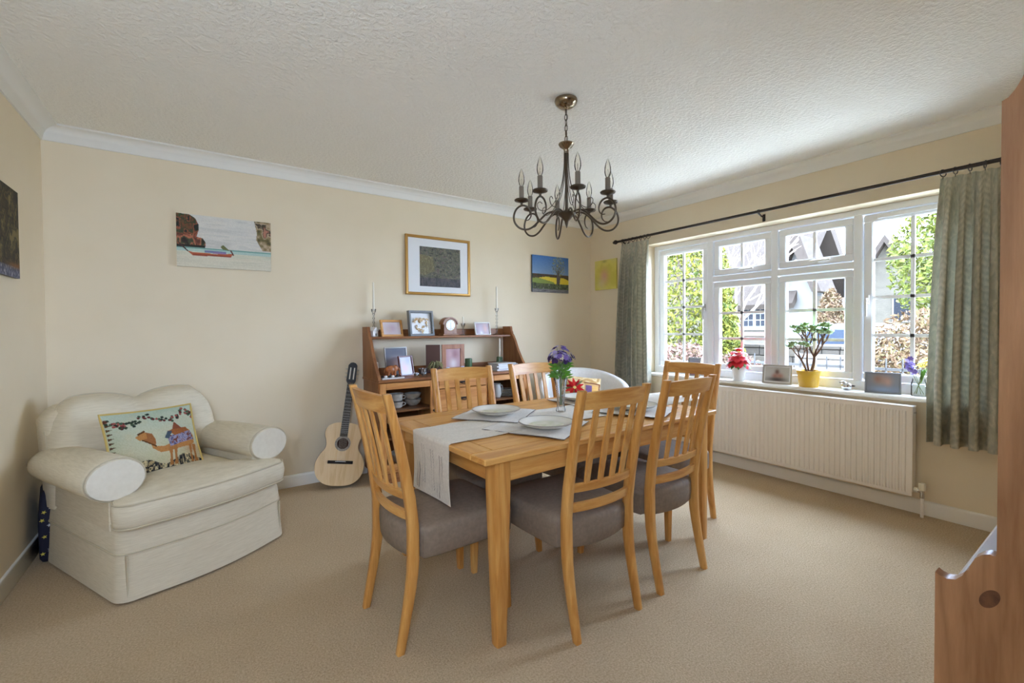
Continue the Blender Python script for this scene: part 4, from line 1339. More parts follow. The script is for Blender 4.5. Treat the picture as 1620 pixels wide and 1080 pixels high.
t = thing('taper_candle', 'tall white taper candle in a squat green holder at the counter end', 'candle', (2.478, 3.79, DZ))
MB().lathe([(0, 0), (.034, .001), (.036, .012), (.036, .06), (.032, .085), (.030, .115), (.022, .12), (.012, .10), (0, .10)], 14).build('holder', M['bottle_green'], t)
MB().lathe([(0, .10), (.011, .10), (.009, .295), (.003, .305), (0, .305)], 12).build('candle', M['wax'], t)
# magazines, each its own
mcol = [(150, 140, 140), (86, 80, 84), (168, 150, 150), (120, 116, 128), (206, 200, 206), (60, 62, 70), (190, 186, 180)]
z = DZ
mlab = ['grey magazine at the bottom of the stack on the dresser', 'charcoal magazine second from the bottom of the stack', 'pinkish magazine third in the stack on the dresser',
        'slate magazine in the middle of the stack', 'white magazine above the middle of the stack', 'dark magazine second from the top of the stack', 'pale magazine on top of the stack on the dresser']
for k in range(7):
    hgt = [.009, .007, .016, .010, .013, .006, .007][k]
    t = thing('magazine', mlab[k], 'magazine', (2.420 + .008 * (k % 3), 3.66 - .006 * (k % 2), z), [.02, -.05, .04, .0, .08, -.03, .10][k], 'magazines stacked on the dresser')
    MB().box2(-.112, .112, -.082, .082, .0008, hgt - .0008).build('pages', M['mount'], t)
    cm = new_mat('cover_%d' % k, rgb(*mcol[k]), .4)
    MB().box2(-.114, .114, -.084, .084, hgt - .0008, hgt).build('front_cover', cm, t)
    MB().box2(-.114, .114, -.084, .084, 0, .0008).build('back_cover', cm, t)
    z += hgt + .0002
# crockery behind the glass
cro = noisy('patterned_china', rgb(232, 228, 220), rgb(196, 186, 170), 26, .25)
def bowlp(r, h, t_=.004): return [(0, .0005), (r * .5, .001), (r * .55, .006), (r * .85, h * .45), (r, h), (r - t_, h), (r * .8 - t_, h * .45), (0, .010)]
def crock(name, label, cat, prof, loc, mat=None, n=22, group='china behind the dresser glass', handle=None):
    t = thing(name, label, cat, loc, 0, group)
    MB().lathe(prof, n).build('body', mat or cro, t)
    if handle:
        r, z0, z1 = handle
        MB().tube(bez([(r, 0, z1), (r + .026, 0, z1 - .005), (r + .026, 0, z0 + .008), (r - .002, 0, z0)], 4), .005, 6).build('handle', mat or cro, t)
    return t
zs_ = SHZ[0]
crock('china_cup', 'white patterned cup, lower of the two stacked in the left cabinet', 'cup', [(0, 0), (.035, 0), (.048, .01), (.052, .052), (.056, .056), (.050, .056), (.046, .012), (0, .008)], (1.345, 3.66, zs_ + .0005), handle=(.05, .014, .044))
crock('china_cup', 'white patterned cup, upper of the two stacked in the left cabinet', 'cup', [(0, 0), (.034, 0), (.048, .01), (.053, .055), (.063, .066), (.058, .066), (.046, .012), (0, .008)], (1.345, 3.66, zs_ + .0575), handle=(.05, .014, .044))
crock('china_bowl', 'patterned bowl at the right of the left cabinet, lower one', 'bowl', bowlp(.075, .055), (1.515, 3.72, zs_ + .0005))
crock('china_bowl', 'patterned bowl at the right of the left cabinet, upper one', 'bowl', bowlp(.075, .055), (1.515, 3.72, zs_ + .052))
crock('casserole_dish', 'wide white casserole dish on the lower shelf of the left cabinet', 'dish', bowlp(.115, .095), (1.425, 3.68, SHZ[1] + .0005))
crock('china_bowl', 'small pale bowl beside the casserole dish', 'bowl', bowlp(.05, .06), (1.585, 3.66, SHZ[1] + .0005))
crock('serving_bowl', 'large pale bowl at the bottom of the left cabinet', 'bowl', bowlp(.11, .09), (1.40, 3.68, .1055))
crock('milk_jug', 'white jug in the right dresser cabinet', 'jug', [(0, 0), (.036, 0), (.046, .03), (.040, .09), (.034, .12), (.040, .132), (.036, .132), (.032, .118), (0, .02)], (2.355, 3.655, zs_ + .0005), M['white'], handle=(.036, .03, .11))
for k in range(5):
    crock('side_plate', ['lowest', 'second lowest', 'middle', 'second highest', 'topmost'][k] + ' plate of the stack in the right dresser cabinet', 'plate', [(0, 0), (.045, 0), (.085, .010), (.085, .013), (.045, .004), (0, .003)], (2.475, 3.665, zs_ + .0005 + k * .014))
crock('serving_bowl', 'wide pale bowl on the lower shelf of the right cabinet', 'bowl', bowlp(.11, .075), (2.44, 3.68, SHZ[1] + .0005))

# ================================================================== CHANDELIER
CX, CY = 1.690, 1.885
chd = thing('chandelier', 'eight-arm antique pewter chandelier with scrolled arms and candle bulbs', 'chandelier', (CX, CY, 0))
MB().lathe([(0, ZCEIL), (.062, ZCEIL), (.064, ZCEIL - .010), (.058, ZCEIL - .026), (.040, ZCEIL - .040), (.012, ZCEIL - .046), (.006, ZCEIL - .056), (0, ZCEIL - .056)], 28).build('ceiling_rose', M['pewter_bright'], chd, 40)
ch = MB(); z = ZCEIL - .052
k = 0
while z > 2.305:
    a = k * PI / 2 + .4
    pts = []
    for q in range(14):
        w = 2 * PI * q / 14
        pts.append((.0085 * math.cos(w) * math.cos(a), .0085 * math.cos(w) * math.sin(a), z - .016 + .019 * math.sin(w)))
    ch.tube(pts, .0022, 6, True); z -= .030; k += 1
ch.tube(bez([(0, 0, ZCEIL - .05), (.008, .004, 2.42), (-.006, -.006, 2.36), (.002, 0, 2.30)], 5), .0018, 5)
ch.build('chain', M['pewter'], chd, 60)
MB().lathe([(0, 2.298), (.008, 2.296), (.014, 2.286), (.042, 2.282), (.044, 2.277), (.034, 2.262), (.018, 2.252), (.013, 2.238), (.013, 2.225), (0, 2.225)], 24).build('top_disc', M['pewter_bright'], chd, 40)
MB().lathe([(0, 2.235), (.0075, 2.235), (.0085, 1.93), (.010, 1.90), (0, 1.90)], 12).build('stem', M['pewter'], chd)
hb_ = MB().lathe([(0, 1.915), (.012, 1.913), (.020, 1.903), (.046, 1.898), (.050, 1.892), (.046, 1.882), (.032, 1.872), (.020, 1.858), (.012, 1.850), (.010, 1.838), (.006, 1.826), (.002, 1.812), (0, 1.812)], 20).build('hub', M['pewter'], chd, 40)
NARM = 8
bulbglass = glassy('bulb_glass', (.98, .97, .93, 1), .0, .25)
sleeve_m = new_mat('sleeve', rgb(120, 108, 92), .55)
A0 = math.radians(-74)
armcurve = [(.030, 1.892), (.075, 1.902), (.115, 1.888), (.155, 1.850), (.192, 1.815), (.228, 1.800), (.266, 1.808), (.292, 1.836), (.298, 1.872), (.284, 1.910), (.254, 1.932), (.222, 1.926), (.203, 1.900), (.203, 1.872), (.218, 1.853), (.238, 1.850)]
ac = bez([(r, 0, z) for r, z in armcurve], 4)
ar = [.0055 if i < len(ac) * .7 else .0055 - .0035 * (i / len(ac) - .7) / .3 for i in range(len(ac))]
wire = bez([(.012, 0, 2.24), (.014, 0, 2.15), (.026, 0, 2.06), (.052, 0, 1.985), (.088, 0, 1.93), (.128, 0, 1.905), (.158, 0, 1.915), (.166, 0, 1.94), (.152, 0, 1.955), (.138, 0, 1.945)], 4)
me_arm = MB().tube(ac, ar, 8).mesh('arm', M['pewter'], 60)
me_wire = MB().tube(wire, .0021, 6).mesh('wire', M['pewter'], 60)
me_pan = MB().lathe([(0, 1.934), (.006, 1.934), (.007, 1.946), (.018, 1.950), (.038, 1.956), (.041, 1.962), (.037, 1.966), (.016, 1.962), (.016, 1.972), (0, 1.972)], 20, (.254, 0, 0)).mesh('drip_pan', M['pewter'], 40)
me_slv = MB().lathe([(0, 1.970), (.0135, 1.970), (.0135, 2.036), (.010, 2.038), (0, 2.038)], 14, (.254, 0, 0)).mesh('candle_sleeve', sleeve_m, 40)
me_blb = MB().lathe([(.009, 2.038), (.014, 2.050), (.0175, 2.066), (.0165, 2.088), (.011, 2.112), (.005, 2.128), (.0015, 2.136), (0, 2.137)], 16, (.254, 0, 0)).mesh('bulb', bulbglass, 60)
me_fil = MB().tube([(.252, 0, 2.038), (.250, 0, 2.07), (.254, 0, 2.08), (.258, 0, 2.07), (.256, 0, 2.038)], .0008, 4).mesh('filament', M['pewter_bright'])
for k in range(NARM):
    a = A0 + 2 * PI * k / NARM
    o = link('arm', me_arm, chd); o.rotation_euler = (0, 0, a)
    for nm, me in (('wire', me_wire), ('drip_pan', me_pan), ('candle_sleeve', me_slv), ('bulb', me_blb), ('filament', me_fil)):
        link(nm, me, o)

# ================================================================== RADIATOR
rad = thing('radiator', 'white convector radiator with vertical ribs under the window sill', 'radiator')
RX, RY0, RY1, RZ0, RZ1 = XR - .100, .893, 2.493, .132, .722
prof3 = []
pitch = 1 / 30.0
y = RY0 + .030
pr_ = [(RY0, 0)]
while y < RY1 - .03:
    pr_ += [(y, 0), (y + .004, .009), (y + pitch * .52, .009), (y + pitch * .52 + .004, 0)]; y += pitch
pr_.append((RY1, 0))
vs, fs = [], []
zr = [RZ0, RZ0 + .020, RZ0 + .040, RZ1 - .055, RZ1 - .035, RZ1 - .004]
for z in zr:
    f_ = 1.0 if RZ0 + .03 < z < RZ1 - .05 else 0.0
    for (yy_, d) in pr_: vs.append((RX + d * f_ * -1 + .0, yy_, z))
n = len(pr_)
for r in range(len(zr) - 1):
    for i in range(n - 1): fs.append((r * n + i, r * n + i + 1, (r + 1) * n + i + 1, (r + 1) * n + i))
MB().add(vs, fs).build('front_panel', M['rad'], rad, 25, False)
MB().box2(RX + .001, RX + .012, RY0, RY1, RZ0, RZ1 - .005, .003).build('water_panel', M['rad'], rad)
MB().box2(RX + .062, RX + .072, RY0 + .01, RY1 - .01, RZ0 + .01, RZ1 - .01, .003).build('rear_panel', M['rad'], rad)
mb = MB(); mb.box2(RX - .004, RX + .074, RY0 - .004, RY1 + .004, RZ1 - .006, RZ1, .003); mb.build('top_grille', M['rad'], rad)
for y in (RY0, RY1): MB().box2(RX - .002, RX + .070, y - .003, y + .003, RZ0 + .03, RZ1, .001).build('end_cover', M['rad'], rad)
fin = MB()
y = RY0 + .03
while y < RY1 - .03: fin.box2(RX + .014, RX + .060, y, y + .0015, RZ0 + .03, RZ1 - .03); y += .033
fin.build('convector_fins', M['rad'], rad)
for y in (RY0 + .2, RY1 - .2): MB().box2(RX + .07, XR - .0005, y - .015, y + .015, .25, .65).build('wall_bracket', M['rad'], rad)
vy = RY0 - .045
v_ = MB()
v_.tube([(RX + .03, RY0 + .01, RZ0 + .040), (RX + .03, vy, RZ0 + .040)], .012, 12)
v_.tube([(RX + .03, vy, RZ0 + .050), (RX + .03, vy, RZ0 - .005)], .012, 12)
vo_ = v_.build('valve_body', M['chrome'], rad)
MB().lathe([(0, RZ0 + .046), (.018, RZ0 + .046), (.0185, RZ0 + .085), (.016, RZ0 + .092), (0, RZ0 + .092)], 14, (RX + .03, vy, 0)).build('valve_cap', M['wax'], vo_)
MB().tube([(RX + .03, RY0 - .004, RZ0 + .040), (RX + .03, RY0 - .024, RZ0 + .040)], .017, 12).build('union_nut', M['wax'], vo_)
MB().tube([(RX + .03, vy, RZ0 - .002), (RX + .03, vy, 0)], .009, 10).build('supply_pipe', M['rad'], rad)
MB().lathe([(0, 0), (.006, 0), (.008, .012), (0, .013)], 8, M=Matrix.Translation((RX + .03, RY0 - .003, RZ1 - .045)) @ Matrix.Rotation(PI / 2, 4, 'X')).build('bleed_valve', M['chrome'], rad)

# ================================================================== CURTAINS AND POLE
POX, POZ = XR - .092, 2.203
pole = thing('curtain_pole', 'dark metal curtain pole with ball finials above the window', 'curtain pole')
MB().tube([(POX, 3.415, POZ), (POX, .345, POZ)], .0125, 14).build('pole', M['pole'], pole)
for y in (3.435, .325):
    f = MB(); f.ball((POX, y, POZ), .024, 16, 10); f.tube([(POX, y - .03, POZ), (POX, y + .03, POZ)], .014, 10); f.build('finial', M['pole'], pole, 60)
for y in (3.33, 1.878, .44):
    b = MB(); b.tube([(XR, y, POZ - .035), (XR - .05, y, POZ - .03), (POX, y, POZ - .015)], .007, 8); b.box2(XR - .006, XR, y - .012, y + .012, POZ - .072, POZ - .010, .003)
    b.tube([(POX, y - .006, POZ), (POX, y + .006, POZ)], .017, 12); b.build('bracket', M['pole'], pole)
cm = new_mat('curtain_weave', rgb(150, 154, 146), .9, .1)
uvn = N(cm, 'ShaderNodeUVMap'); sep = N(cm, 'ShaderNodeSeparateXYZ'); L(cm, uvn.outputs[0], sep.inputs[0])
def mth(m, op, a, b=None, c=None):
    n_ = N(m, 'ShaderNodeMath', operation=op)
    for i, q in enumerate((a, b, c)):
        if q is None: continue
        if isinstance(q, (int, float)): n_.inputs[i].default_value = q
        else: L(m, q, n_.inputs[i])
    return n_.outputs[0]
# repeating bands across the cloth; every second band carries a leaf chevron
bu = mth(cm, 'FRACT', mth(cm, 'MULTIPLY', sep.outputs[0], 5.0))
tri = mth(cm, 'ABSOLUTE', mth(cm, 'SUBTRACT', bu, .5))
band = mth(cm, 'LESS_THAN', tri, .27)
vv = N(cm, 'ShaderNodeMapping'); vv.inputs['Scale'].default_value = (14, 9, 1); L(cm, uvn.outputs[0], vv.inputs[0])
nz = noise(cm, vv.outputs[0], 3.0, 4, .6, .8)
nz2 = noise(cm, vv.outputs[0], 1.3, 2, .5)
chv = mth(cm, 'MULTIPLY', mth(cm, 'SINE', mth(cm, 'MULTIPLY', mth(cm, 'ADD', mth(cm, 'ADD', sep.outputs[1], mth(cm, 'MULTIPLY', nz, .012)), mth(cm, 'MULTIPLY', tri, .075)), 270.0)), mth(cm, 'MULTIPLY', nz2, 1.6))
colA = ramp(cm, mth(cm, 'ADD', mth(cm, 'MULTIPLY', chv, .10), nz), [(.30, rgb(172, 168, 148)), (.52, rgb(204, 197, 176)), (.72, rgb(228, 219, 198))])
colB = ramp(cm, nz, [(.34, rgb(168, 168, 150)), (.52, rgb(198, 194, 175)), (.66, rgb(224, 215, 194))])
L(cm, mixc(cm, band, colB, colA), bsdf(cm).inputs['Base Color'])
_tr = N(cm, 'ShaderNodeBsdfTranslucent'); _tr.inputs[0].default_value = rgb(196, 194, 178)
_mx = N(cm, 'ShaderNodeMixShader'); _mx.inputs[0].default_value = 0.36
L(cm, bsdf(cm).outputs[0], _mx.inputs[1]); L(cm, _tr.outputs[0], _mx.inputs[2])
L(cm, _mx.outputs[0], cm.node_tree.nodes['Material Output'].inputs[0])
lining = new_mat('curtain_lining', rgb(226, 224, 216), .9, .1)
def curtain(label, y0t, y1t, y0b, y1b, nf, ztop, zbot, seed):
    r = random.Random(seed)
    ph = [r.uniform(-.5, .5) for _ in range(nf + 2)]; am = [r.uniform(.55, 1.3) for _ in range(nf + 2)]
    t = thing('curtain', label, 'curtain', group='grey-green patterned curtains')
    def fn(u, v, off=0):
        d = 1 - v                                   # 0 at top, 1 at hem
        f = u * nf; i = int(min(f, nf - 1)); w = f - i
        A = (am[i] * (1 - w) + am[i + 1] * w) * (.020 + .034 * min(1, d * 2.2))
        s = math.sin(2 * PI * (f + .30 * (ph[i] * (1 - w) + ph[i + 1] * w) * d))
        yt = y0t + (y1t - y0t) * u; yb = y0b + (y1b - y0b) * u
        y = yt + (yb - yt) * min(1, d * 1.25) ** .8 + .010 * math.cos(4 * PI * f) * min(1, d * 3)
        pinch = math.exp(-(d / .10) ** 2)
        x = POX - .012 + A * s * (1 - .45 * pinch) + .010 * pinch + off
        return (x, y, ztop - d * (ztop - zbot) + .006 * s * (1 - d))
    m_ = MB(); m_.solid_grid(nf * 14, 46, fn, .003); m_.build('cloth', cm, t, 80)
    for k in range(nf + 1):
        u = k / nf
        yt = y0t + (y1t - y0t) * min(max(u, .02), .98)
        rg = MB(); tl = r.uniform(-.5, .5)
        pts = [(POX + .0215 * math.cos(w), yt + .0215 * math.cos(w) * math.sin(tl), POZ - .008 + .0215 * math.sin(w)) for w in [2 * PI * q / 16 for q in range(16)]]
        rg.tube(pts, .0028, 6, True); rg.tube([(POX, yt, POZ - .029), (POX - .002, yt, POZ - .045)], .0018, 5)
        rg.build('ring', M['pole'], t, 60)
curtain('grey-green leaf-patterned curtain on the far left side of the window', 3.345, 2.985, 3.415, 2.960, 7, POZ - .040, .505, 3)
curtain('grey-green leaf-patterned curtain on the right side, next to the brown pine unit', .765, .385, .815, .340, 6, POZ - .040, .500, 5)

# ================================================================== BROWN PINE UNIT AT THE RIGHT EDGE
UX0, UX1, UYB = 1.000, 2.050, -.335
HUTCH = {a: wood('hutch_pine_' + a, rgb(180, 134, 98), rgb(163, 118, 83), rgb(138, 96, 64), a, knots=2.2) for a in 'xz'}
un = thing('pine_hutch', 'tall brown pine hutch with shaped side panel at the right edge of the view', 'hutch')
sidep = [(UYB, 0), (.2045, 0), (.2045, .838), (.198, .834), (.190, .833), (.180, .836), (.172, .846), (.168, .856), (.165, .858), (.1635, .866), (.158, .880), (.150, .889), (.142, .893), (.1355, .892),
         (.1345, .897), (.1345, 1.588), (.128, 1.591), (.121, 1.600), (.114, 1.614), (.109, 1.632), (.100, 1.68), (.085, 1.73), (.05, 1.77), (UYB, 1.78)]
for x in (UX0, UX1 - .024): MB().prism(sidep, x, x + .024, 'x').build('side_panel', HUTCH['z'], un, 40)
kn = Matrix.Translation((UX0, .1415, .823)) @ Matrix.Rotation(math.radians(28), 4, 'X') @ Matrix.Rotation(-PI / 2, 4, 'Y')
MB().lathe([(.0, .0006), (1, .0004), (1, -.001)], 24, M=kn @ Matrix.Diagonal((.017, .0095, 1, 1)), caps=False).build('knot', noisy('knot_wood', rgb(74, 46, 34), rgb(118, 78, 54), 60, .5), un)
MB().box2(UX0 + .024, UX1 - .024, UYB, .188, .800, .824, .004).build('counter_top', new_mat('white_counter', rgb(224, 224, 232), .25, .6), un)  # counter top in one even near-white colour
MB().box2(UX0 + .024, UX1 - .024, UYB, UYB + .012, .05, 1.74, .001).build('back_board', HUTCH['z'], un)
for z in (1.12, 1.42): MB().box2(UX0 + .024, UX1 - .024, UYB + .012, .10, z - .02, z, .003).build('shelf', HUTCH['x'], un)
MB().box2(UX0 + .024, UX1 - .024, UYB, .09, 1.70, 1.73, .003).build('top_board', HUTCH['x'], un)
xm = (UX0 + UX1) / 2
for (a, b) in ((UX0 + .028, xm - .003), (xm + .003, UX1 - .028)):
    d = MB().box2(a, b, .170, .190, .70, .795, .003).build('drawer', HUTCH['x'], un)
    MB().ball(((a + b) / 2, .202, .748), .013, 10, 8).build('knob', HUTCH['z'], d)
    d = MB().box2(a, b, .170, .190, .07, .694, .003).build('door', HUTCH['z'], un)
    MB().ball((xm + (.05 if a > xm - .01 else -.05), .202, .45), .013, 10, 8).build('knob', HUTCH['z'], d)
MB().box2(UX0 + .024, UX1 - .024, .150, .170, 0, .068, .002).build('plinth', HUTCH['x'], un)

# ================================================================== WHITE TUB CHAIR IN THE CORNER
TBM = Matrix.Translation((3.03, 3.13, 0)) @ Matrix.Rotation(math.radians(-28), 4, 'Z')
tub = thing('tub_chair', 'white fabric tub chair with a rounded back in the room corner', 'armchair', M=TBM)
def shell(u, v):
    """u along the horseshoe from arm to arm, v over the rim from inside to outside"""
    a = math.radians(-205 + 230 * u) + PI / 2 * 0
    a = PI * (1.14 - 1.28 * u)                       # sweeps round the back
    R = .365
    top = .60 + .235 * max(0, math.sin(max(0, min(1, (u - .02) / .96)) * PI)) ** .75
    th = .055
    prof = [(-th, .34), (-th, .5), (-th, .75), (-th * .9, .92), (-th * .45, .985), (0, 1.0), (th * .5, .985), (th * .95, .93), (th, .75), (th, .4), (th * .9, .12)]
    k = v * (len(prof) - 1); i = int(min(k, len(prof) - 2)); w = k - i
    o = prof[i][0] * (1 - w) + prof[i + 1][0] * w; h = prof[i][1] * (1 - w) + prof[i + 1][1] * w
    flare = .05 * h
    r = R + o + flare
    return (r * math.cos(a) * 1.0, r * math.sin(a) * .95 + .02, top * h)
mb = MB(); mb.grid(44, 30, shell, uv=False); mb.build('shell', M['tub'], tub, 70)
rings = []
for z, sc in ((.13, .90), (.15, .98), (.30, 1.0), (.395, 1.0), (.43, .97), (.445, .90), (.455, .6)):
    rings.append([(.325 * sc * math.cos(2 * PI * k / 28), -.03 + (.345 if math.sin(2 * PI * k / 28) < 0 else .30) * sc * math.sin(2 * PI * k / 28), z) for k in range(28)])
loft(rings, M['tub'], 'seat', tub)
for sx in (-1, 1):
    for y in (-.22, .20): MB().tube([(sx * .22, y, .14), (sx * .24, y * 1.05, 0)], [.018, .012], 10).build('leg', OAK['z'], tub)
# floral cushion on it
p = Pic(90, 80, (206, 180, 130))
p.mottle(np.ones_like(p.X), [(196, 164, 108), (222, 200, 156), (180, 140, 88), (210, 190, 150)], 6, 6)
p.rect(.55, .96, .22, .86, (190, 150, 100)); p.rect(.58, .74, .30, .80, (110, 84, 120)); p.rect(.76, .92, .30, .80, (206, 160, 92)); p.rect(.95, .98, .2, .9, (110, 60, 40)); p.rect(.55, .97, .20, .24, (110, 60, 40))
for k in range(10):
    a = 2 * PI * k / 10 + .2; c_, s_ = math.cos(a), math.sin(a)
    p.poly([(.30, .42), (.30 + .13 * c_ - .05 * s_, .42 + .17 * s_ + .06 * c_), (.30 + .27 * c_, .42 + .36 * s_), (.30 + .13 * c_ + .05 * s_, .42 + .17 * s_ - .06 * c_)], [(188, 34, 36), (206, 52, 48), (150, 22, 30)][k % 3])
for a in (.5, 1.6, 2.9, 5.4): p.poly([(.30, .42), (.30 + .2 * math.cos(a), .42 + .3 * math.sin(a)), (.30 + .3 * math.cos(a + .14), .42 + .42 * math.sin(a + .14)), (.30 + .2 * math.cos(a + .25), .42 + .28 * math.sin(a + .25))], (84, 96, 60), .8)
p.ell(.30, .42, .04, .05, (222, 200, 120)); p.jitter(14)
fc = thing('poinsettia_cushion', 'tan cushion printed with a red poinsettia on the white tub chair', 'cushion')
cw, ch = .40, .31
pic_mesh('printed_front', p, lambda u, v: cushpt(u, v, -1), M['tapestry'], fc)
mb = MB(); mb.grid(20, 20, lambda u, v: cushpt(1 - u, v, 1)); mb.build('back_cover', new_mat('tan_cotton', rgb(200, 172, 124), .9), fc, 60)
fc.matrix_world = TBM @ Matrix.Translation((-.02, .075, .625)) @ Matrix.Rotation(math.radians(-20), 4, 'X') @ Matrix.Rotation(math.radians(8), 4, 'Y')

# ================================================================== TABLE LINEN AND PLACE SETTINGS
def tp(x, y, z=TZ): return Vector((x, y, z))
# runner: lies along the table and hangs over the left end
rn = thing('table_runner', 'natural linen runner hanging over the table end, embroidered with lavender sprigs', 'table runner')
RW = .36
def runpt(u, v):
    """u across, v along from the hanging hem to the far end"""
    s = v * 2.28
    drop = .262
    c0 = Vector((.858, 1.885)); d = Vector((math.cos(TA), math.sin(TA))); nrm = Vector((-d.y, d.x))
    wob = .004 * math.sin(9 * v + 5 * u)
    if s < drop:
        k = (drop - s) / drop
        pos = c0 + d * (-.010 - .006 * math.sin(3 * u + 4 * k) * k - .008 * k) + nrm * ((u - .5) * RW * (1 - .02 * k) - .02 * k)
        z = TZ + .004 - (drop - s) - .010 * u * k
        if s > drop - .02: z = min(z, TZ + .003)
        if s < .02 and u < .15: pos += d * .0
        return (pos.x, pos.y, z)
    t = s - drop
    pos = c0 + d * (t - .010) + nrm * ((u - .5) * RW + .006 * math.sin(2.3 * t))
    return (pos.x, pos.y, TZ + .0035 + .0012 * math.sin(23 * t + 9 * u) + .0012 * math.sin(31 * u + 3 * t))
mb = MB(); mb.solid_grid(24, 150, runpt, .0022); mb.build('cloth', M['linen'], rn, 70)
thread = new_mat('grey_thread', rgb(152, 140, 128), .9)
for (uu, v0, v1) in ((.20, .030, .080), (.44, .012, .085), (.70, .018, .088), (.86, .004, .05), (.30, .002, .028)):
    sp = MB()
    for k in range(15):
        v = v0 + (v1 - v0) * k / 14
        for sg in (-1, 1):
            P0 = Vector(runpt(uu + .010 * math.sin(k * .5), v)); 
            q = Vector((-.0016, sg * .012, .005)); b = Vector((0, sg * .004, .012))
            o = Vector((-.0012, 0, 0))
            sp.add([P0 + o, P0 + q + o, P0 + q + b + o, P0 + b * .6 + o], [(0, 1, 2, 3)])
    sp.build('lavender_sprig', thread, rn, 35, False)
hm_ = MB()
for v in (.098, .102, .106): hm_.tube([Vector(runpt(u, v)) + Vector((-.0012, 0, 0)) for u in np.linspace(.02, .98, 16)], .0008, 4)
hm_.build('drawn_thread_hem', new_mat('pale_thread', rgb(176, 164, 146), .9), rn)

def placemat(label, cor, dz, seed):
    t = thing('placemat', label, 'placemat', group='crumpled linen placemats')
    C4 = [Vector(c) for c in cor]; r = random.Random(seed)
    a1, a2, a3 = (r.uniform(0, 6) for _ in range(3))
    def fn(u, v):
        q = C4[0] * (1 - u) * (1 - v) + C4[1] * u * (1 - v) + C4[2] * u * v + C4[3] * (1 - u) * v
        e = min(u, 1 - u, v, 1 - v)
        q = q + Vector((.006 * math.sin(7 * v + a1) * (u - .5), .006 * math.sin(6 * u + a2) * (v - .5)))
        z = TZ + .008 + dz + (.0016 * math.sin(11 * u + 5 * v + a1) + .0018 * math.sin(16 * v - 6 * u + a2) + .0012 * math.sin(25 * u + a3)) * (1 if e > 0 else .5)
        return (q.x, q.y, z)
    m_ = MB(); m_.solid_grid(30, 30, fn, .0022); m_.build('cloth', M['mat'], t, 70)
    ed = [fn(u, 0) for u in np.linspace(0, 1, 14)] + [fn(1, v) for v in np.linspace(.07, 1, 13)] + [fn(u, 1) for u in np.linspace(.93, 0, 13)] + [fn(0, v) for v in np.linspace(.93, .07, 12)]
    MB().tube([(a, b, c - .0012) for a, b, c in ed], .0016, 5, True).build('hem', M['hem'], t, 60)
placemat('linen placemat under the far plate nearest the dresser drawers', [(1.317, 1.85), (1.616, 2.088), (1.415, 2.395), (1.100, 2.159)], .005, 1)
placemat('linen placemat under the front plate beside the foreground chair', [(1.105, 1.853), (1.292, 1.462), (1.647, 1.677), (1.470, 2.02)], .0, 2)
placemat('linen placemat under the far plate behind the flower vase', [(1.90, 2.00), (2.24, 1.99), (2.28, 2.35), (1.93, 2.36)], .0, 3)
placemat('linen placemat under the near plate seen between the chair slats', [(1.84, 1.84), (1.99, 1.475), (2.33, 1.62), (2.20, 1.97)], .005, 4)
def plate(label, x, y, dz):
    t = thing('dinner_plate', label, 'plate', (x, y, TZ + .0135 + dz), 0, 'stoneware dinner plates')
    R = .136
    MB().lathe([(0, .0), (.075, .0), (.080, .003), (.112, .012), (R, .026), (R - .002, .0275), (R - .006, .0265), (.108, .0155), (.086, .0085), (0, .0075)], 48).build('body', M['plate'], t, 50)
    MB().lathe([(R - .0065, .0268), (R - .003, .0285), (R + .0004, .0272), (R + .0002, .0245)], 48, caps=False).build('rim_band', M['plate_rim'], t, 60)
    MB().lathe([(0, .0078), (.084, .0088), (.086, .0086)], 40, caps=False).build('leaf_print', M['plate_print'], t, 60)
plate('stoneware plate on the far side nearest the dresser drawers', 1.350, 2.105, .005)
plate('stoneware plate at the front, beside the foreground chair', 1.378, 1.695, .0)
plate('stoneware plate on the far side behind the flower vase', 2.085, 2.185, .0)
plate('stoneware plate seen between the slats of the near chairs', 2.085, 1.745, .005)

# flower vase on the table
fv = thing('flower_vase', 'tall fluted glass vase of purple and cream flowers on the dining table', 'vase', (1.712, 1.970, TZ + .007))
n = 40; prof = [(0, .001), (.026, .001), (.028, .010), (.022, .028), (.020, .06), (.026, .12), (.035, .175), (.041, .200), (.038, .200), (.031, .17), (.022, .12), (.016, .06), (.012, .030), (0, .024)]
vs, fs = [], []
for r, z in prof:
    for k in range(n):
        a = 2 * PI * k / n; rr = r * (1 + .05 * math.cos(10 * a)); vs.append((rr * math.cos(a), rr * math.sin(a), z))
for i in range(len(prof) - 1):
    for k in range(n): fs.append((i * n + k, i * n + (k + 1) % n, (i + 1) * n + (k + 1) % n, (i + 1) * n + k))
MB().add(vs, fs).build('glass', M['crystal'], fv, 50)
def blossom(mb, c, r, nrm, npet=6):
    nrm = Vector(nrm).normalized(); a = nrm.orthogonal().normalized(); b = nrm.cross(a)
    c = Vector(c)
    for k in range(npet):
        w = 2 * PI * k / npet + c.x * 50
        d = a * math.cos(w) + b * math.sin(w); e = nrm.cross(d)
        p0 = c; p1 = c + d * r * .6 + e * r * .32 + nrm * r * .25; p2 = c + d * r + nrm * r * .12; p3 = c + d * r * .6 - e * r * .32 + nrm * r * .25
        mb.add([p0, p1, p2, p3], [(0, 1, 2, 3)])
rr_ = random.Random(4)
flowers = []
for k in range(84):
    th_ = rr_.uniform(0, 2 * PI); ph_ = rr_.uniform(0, 1)
    d = Vector((math.cos(th_) * math.sqrt(ph_), math.sin(th_) * math.sqrt(ph_), .9 - .55 * ph_)); 
    q_ = rr_.uniform(.55, 1.05); flowers.append((Vector((0, 0, .262)) + Vector((d.x * .080 * q_, d.y * .080 * q_, d.z * .135 * q_)), d))
stm = MB()
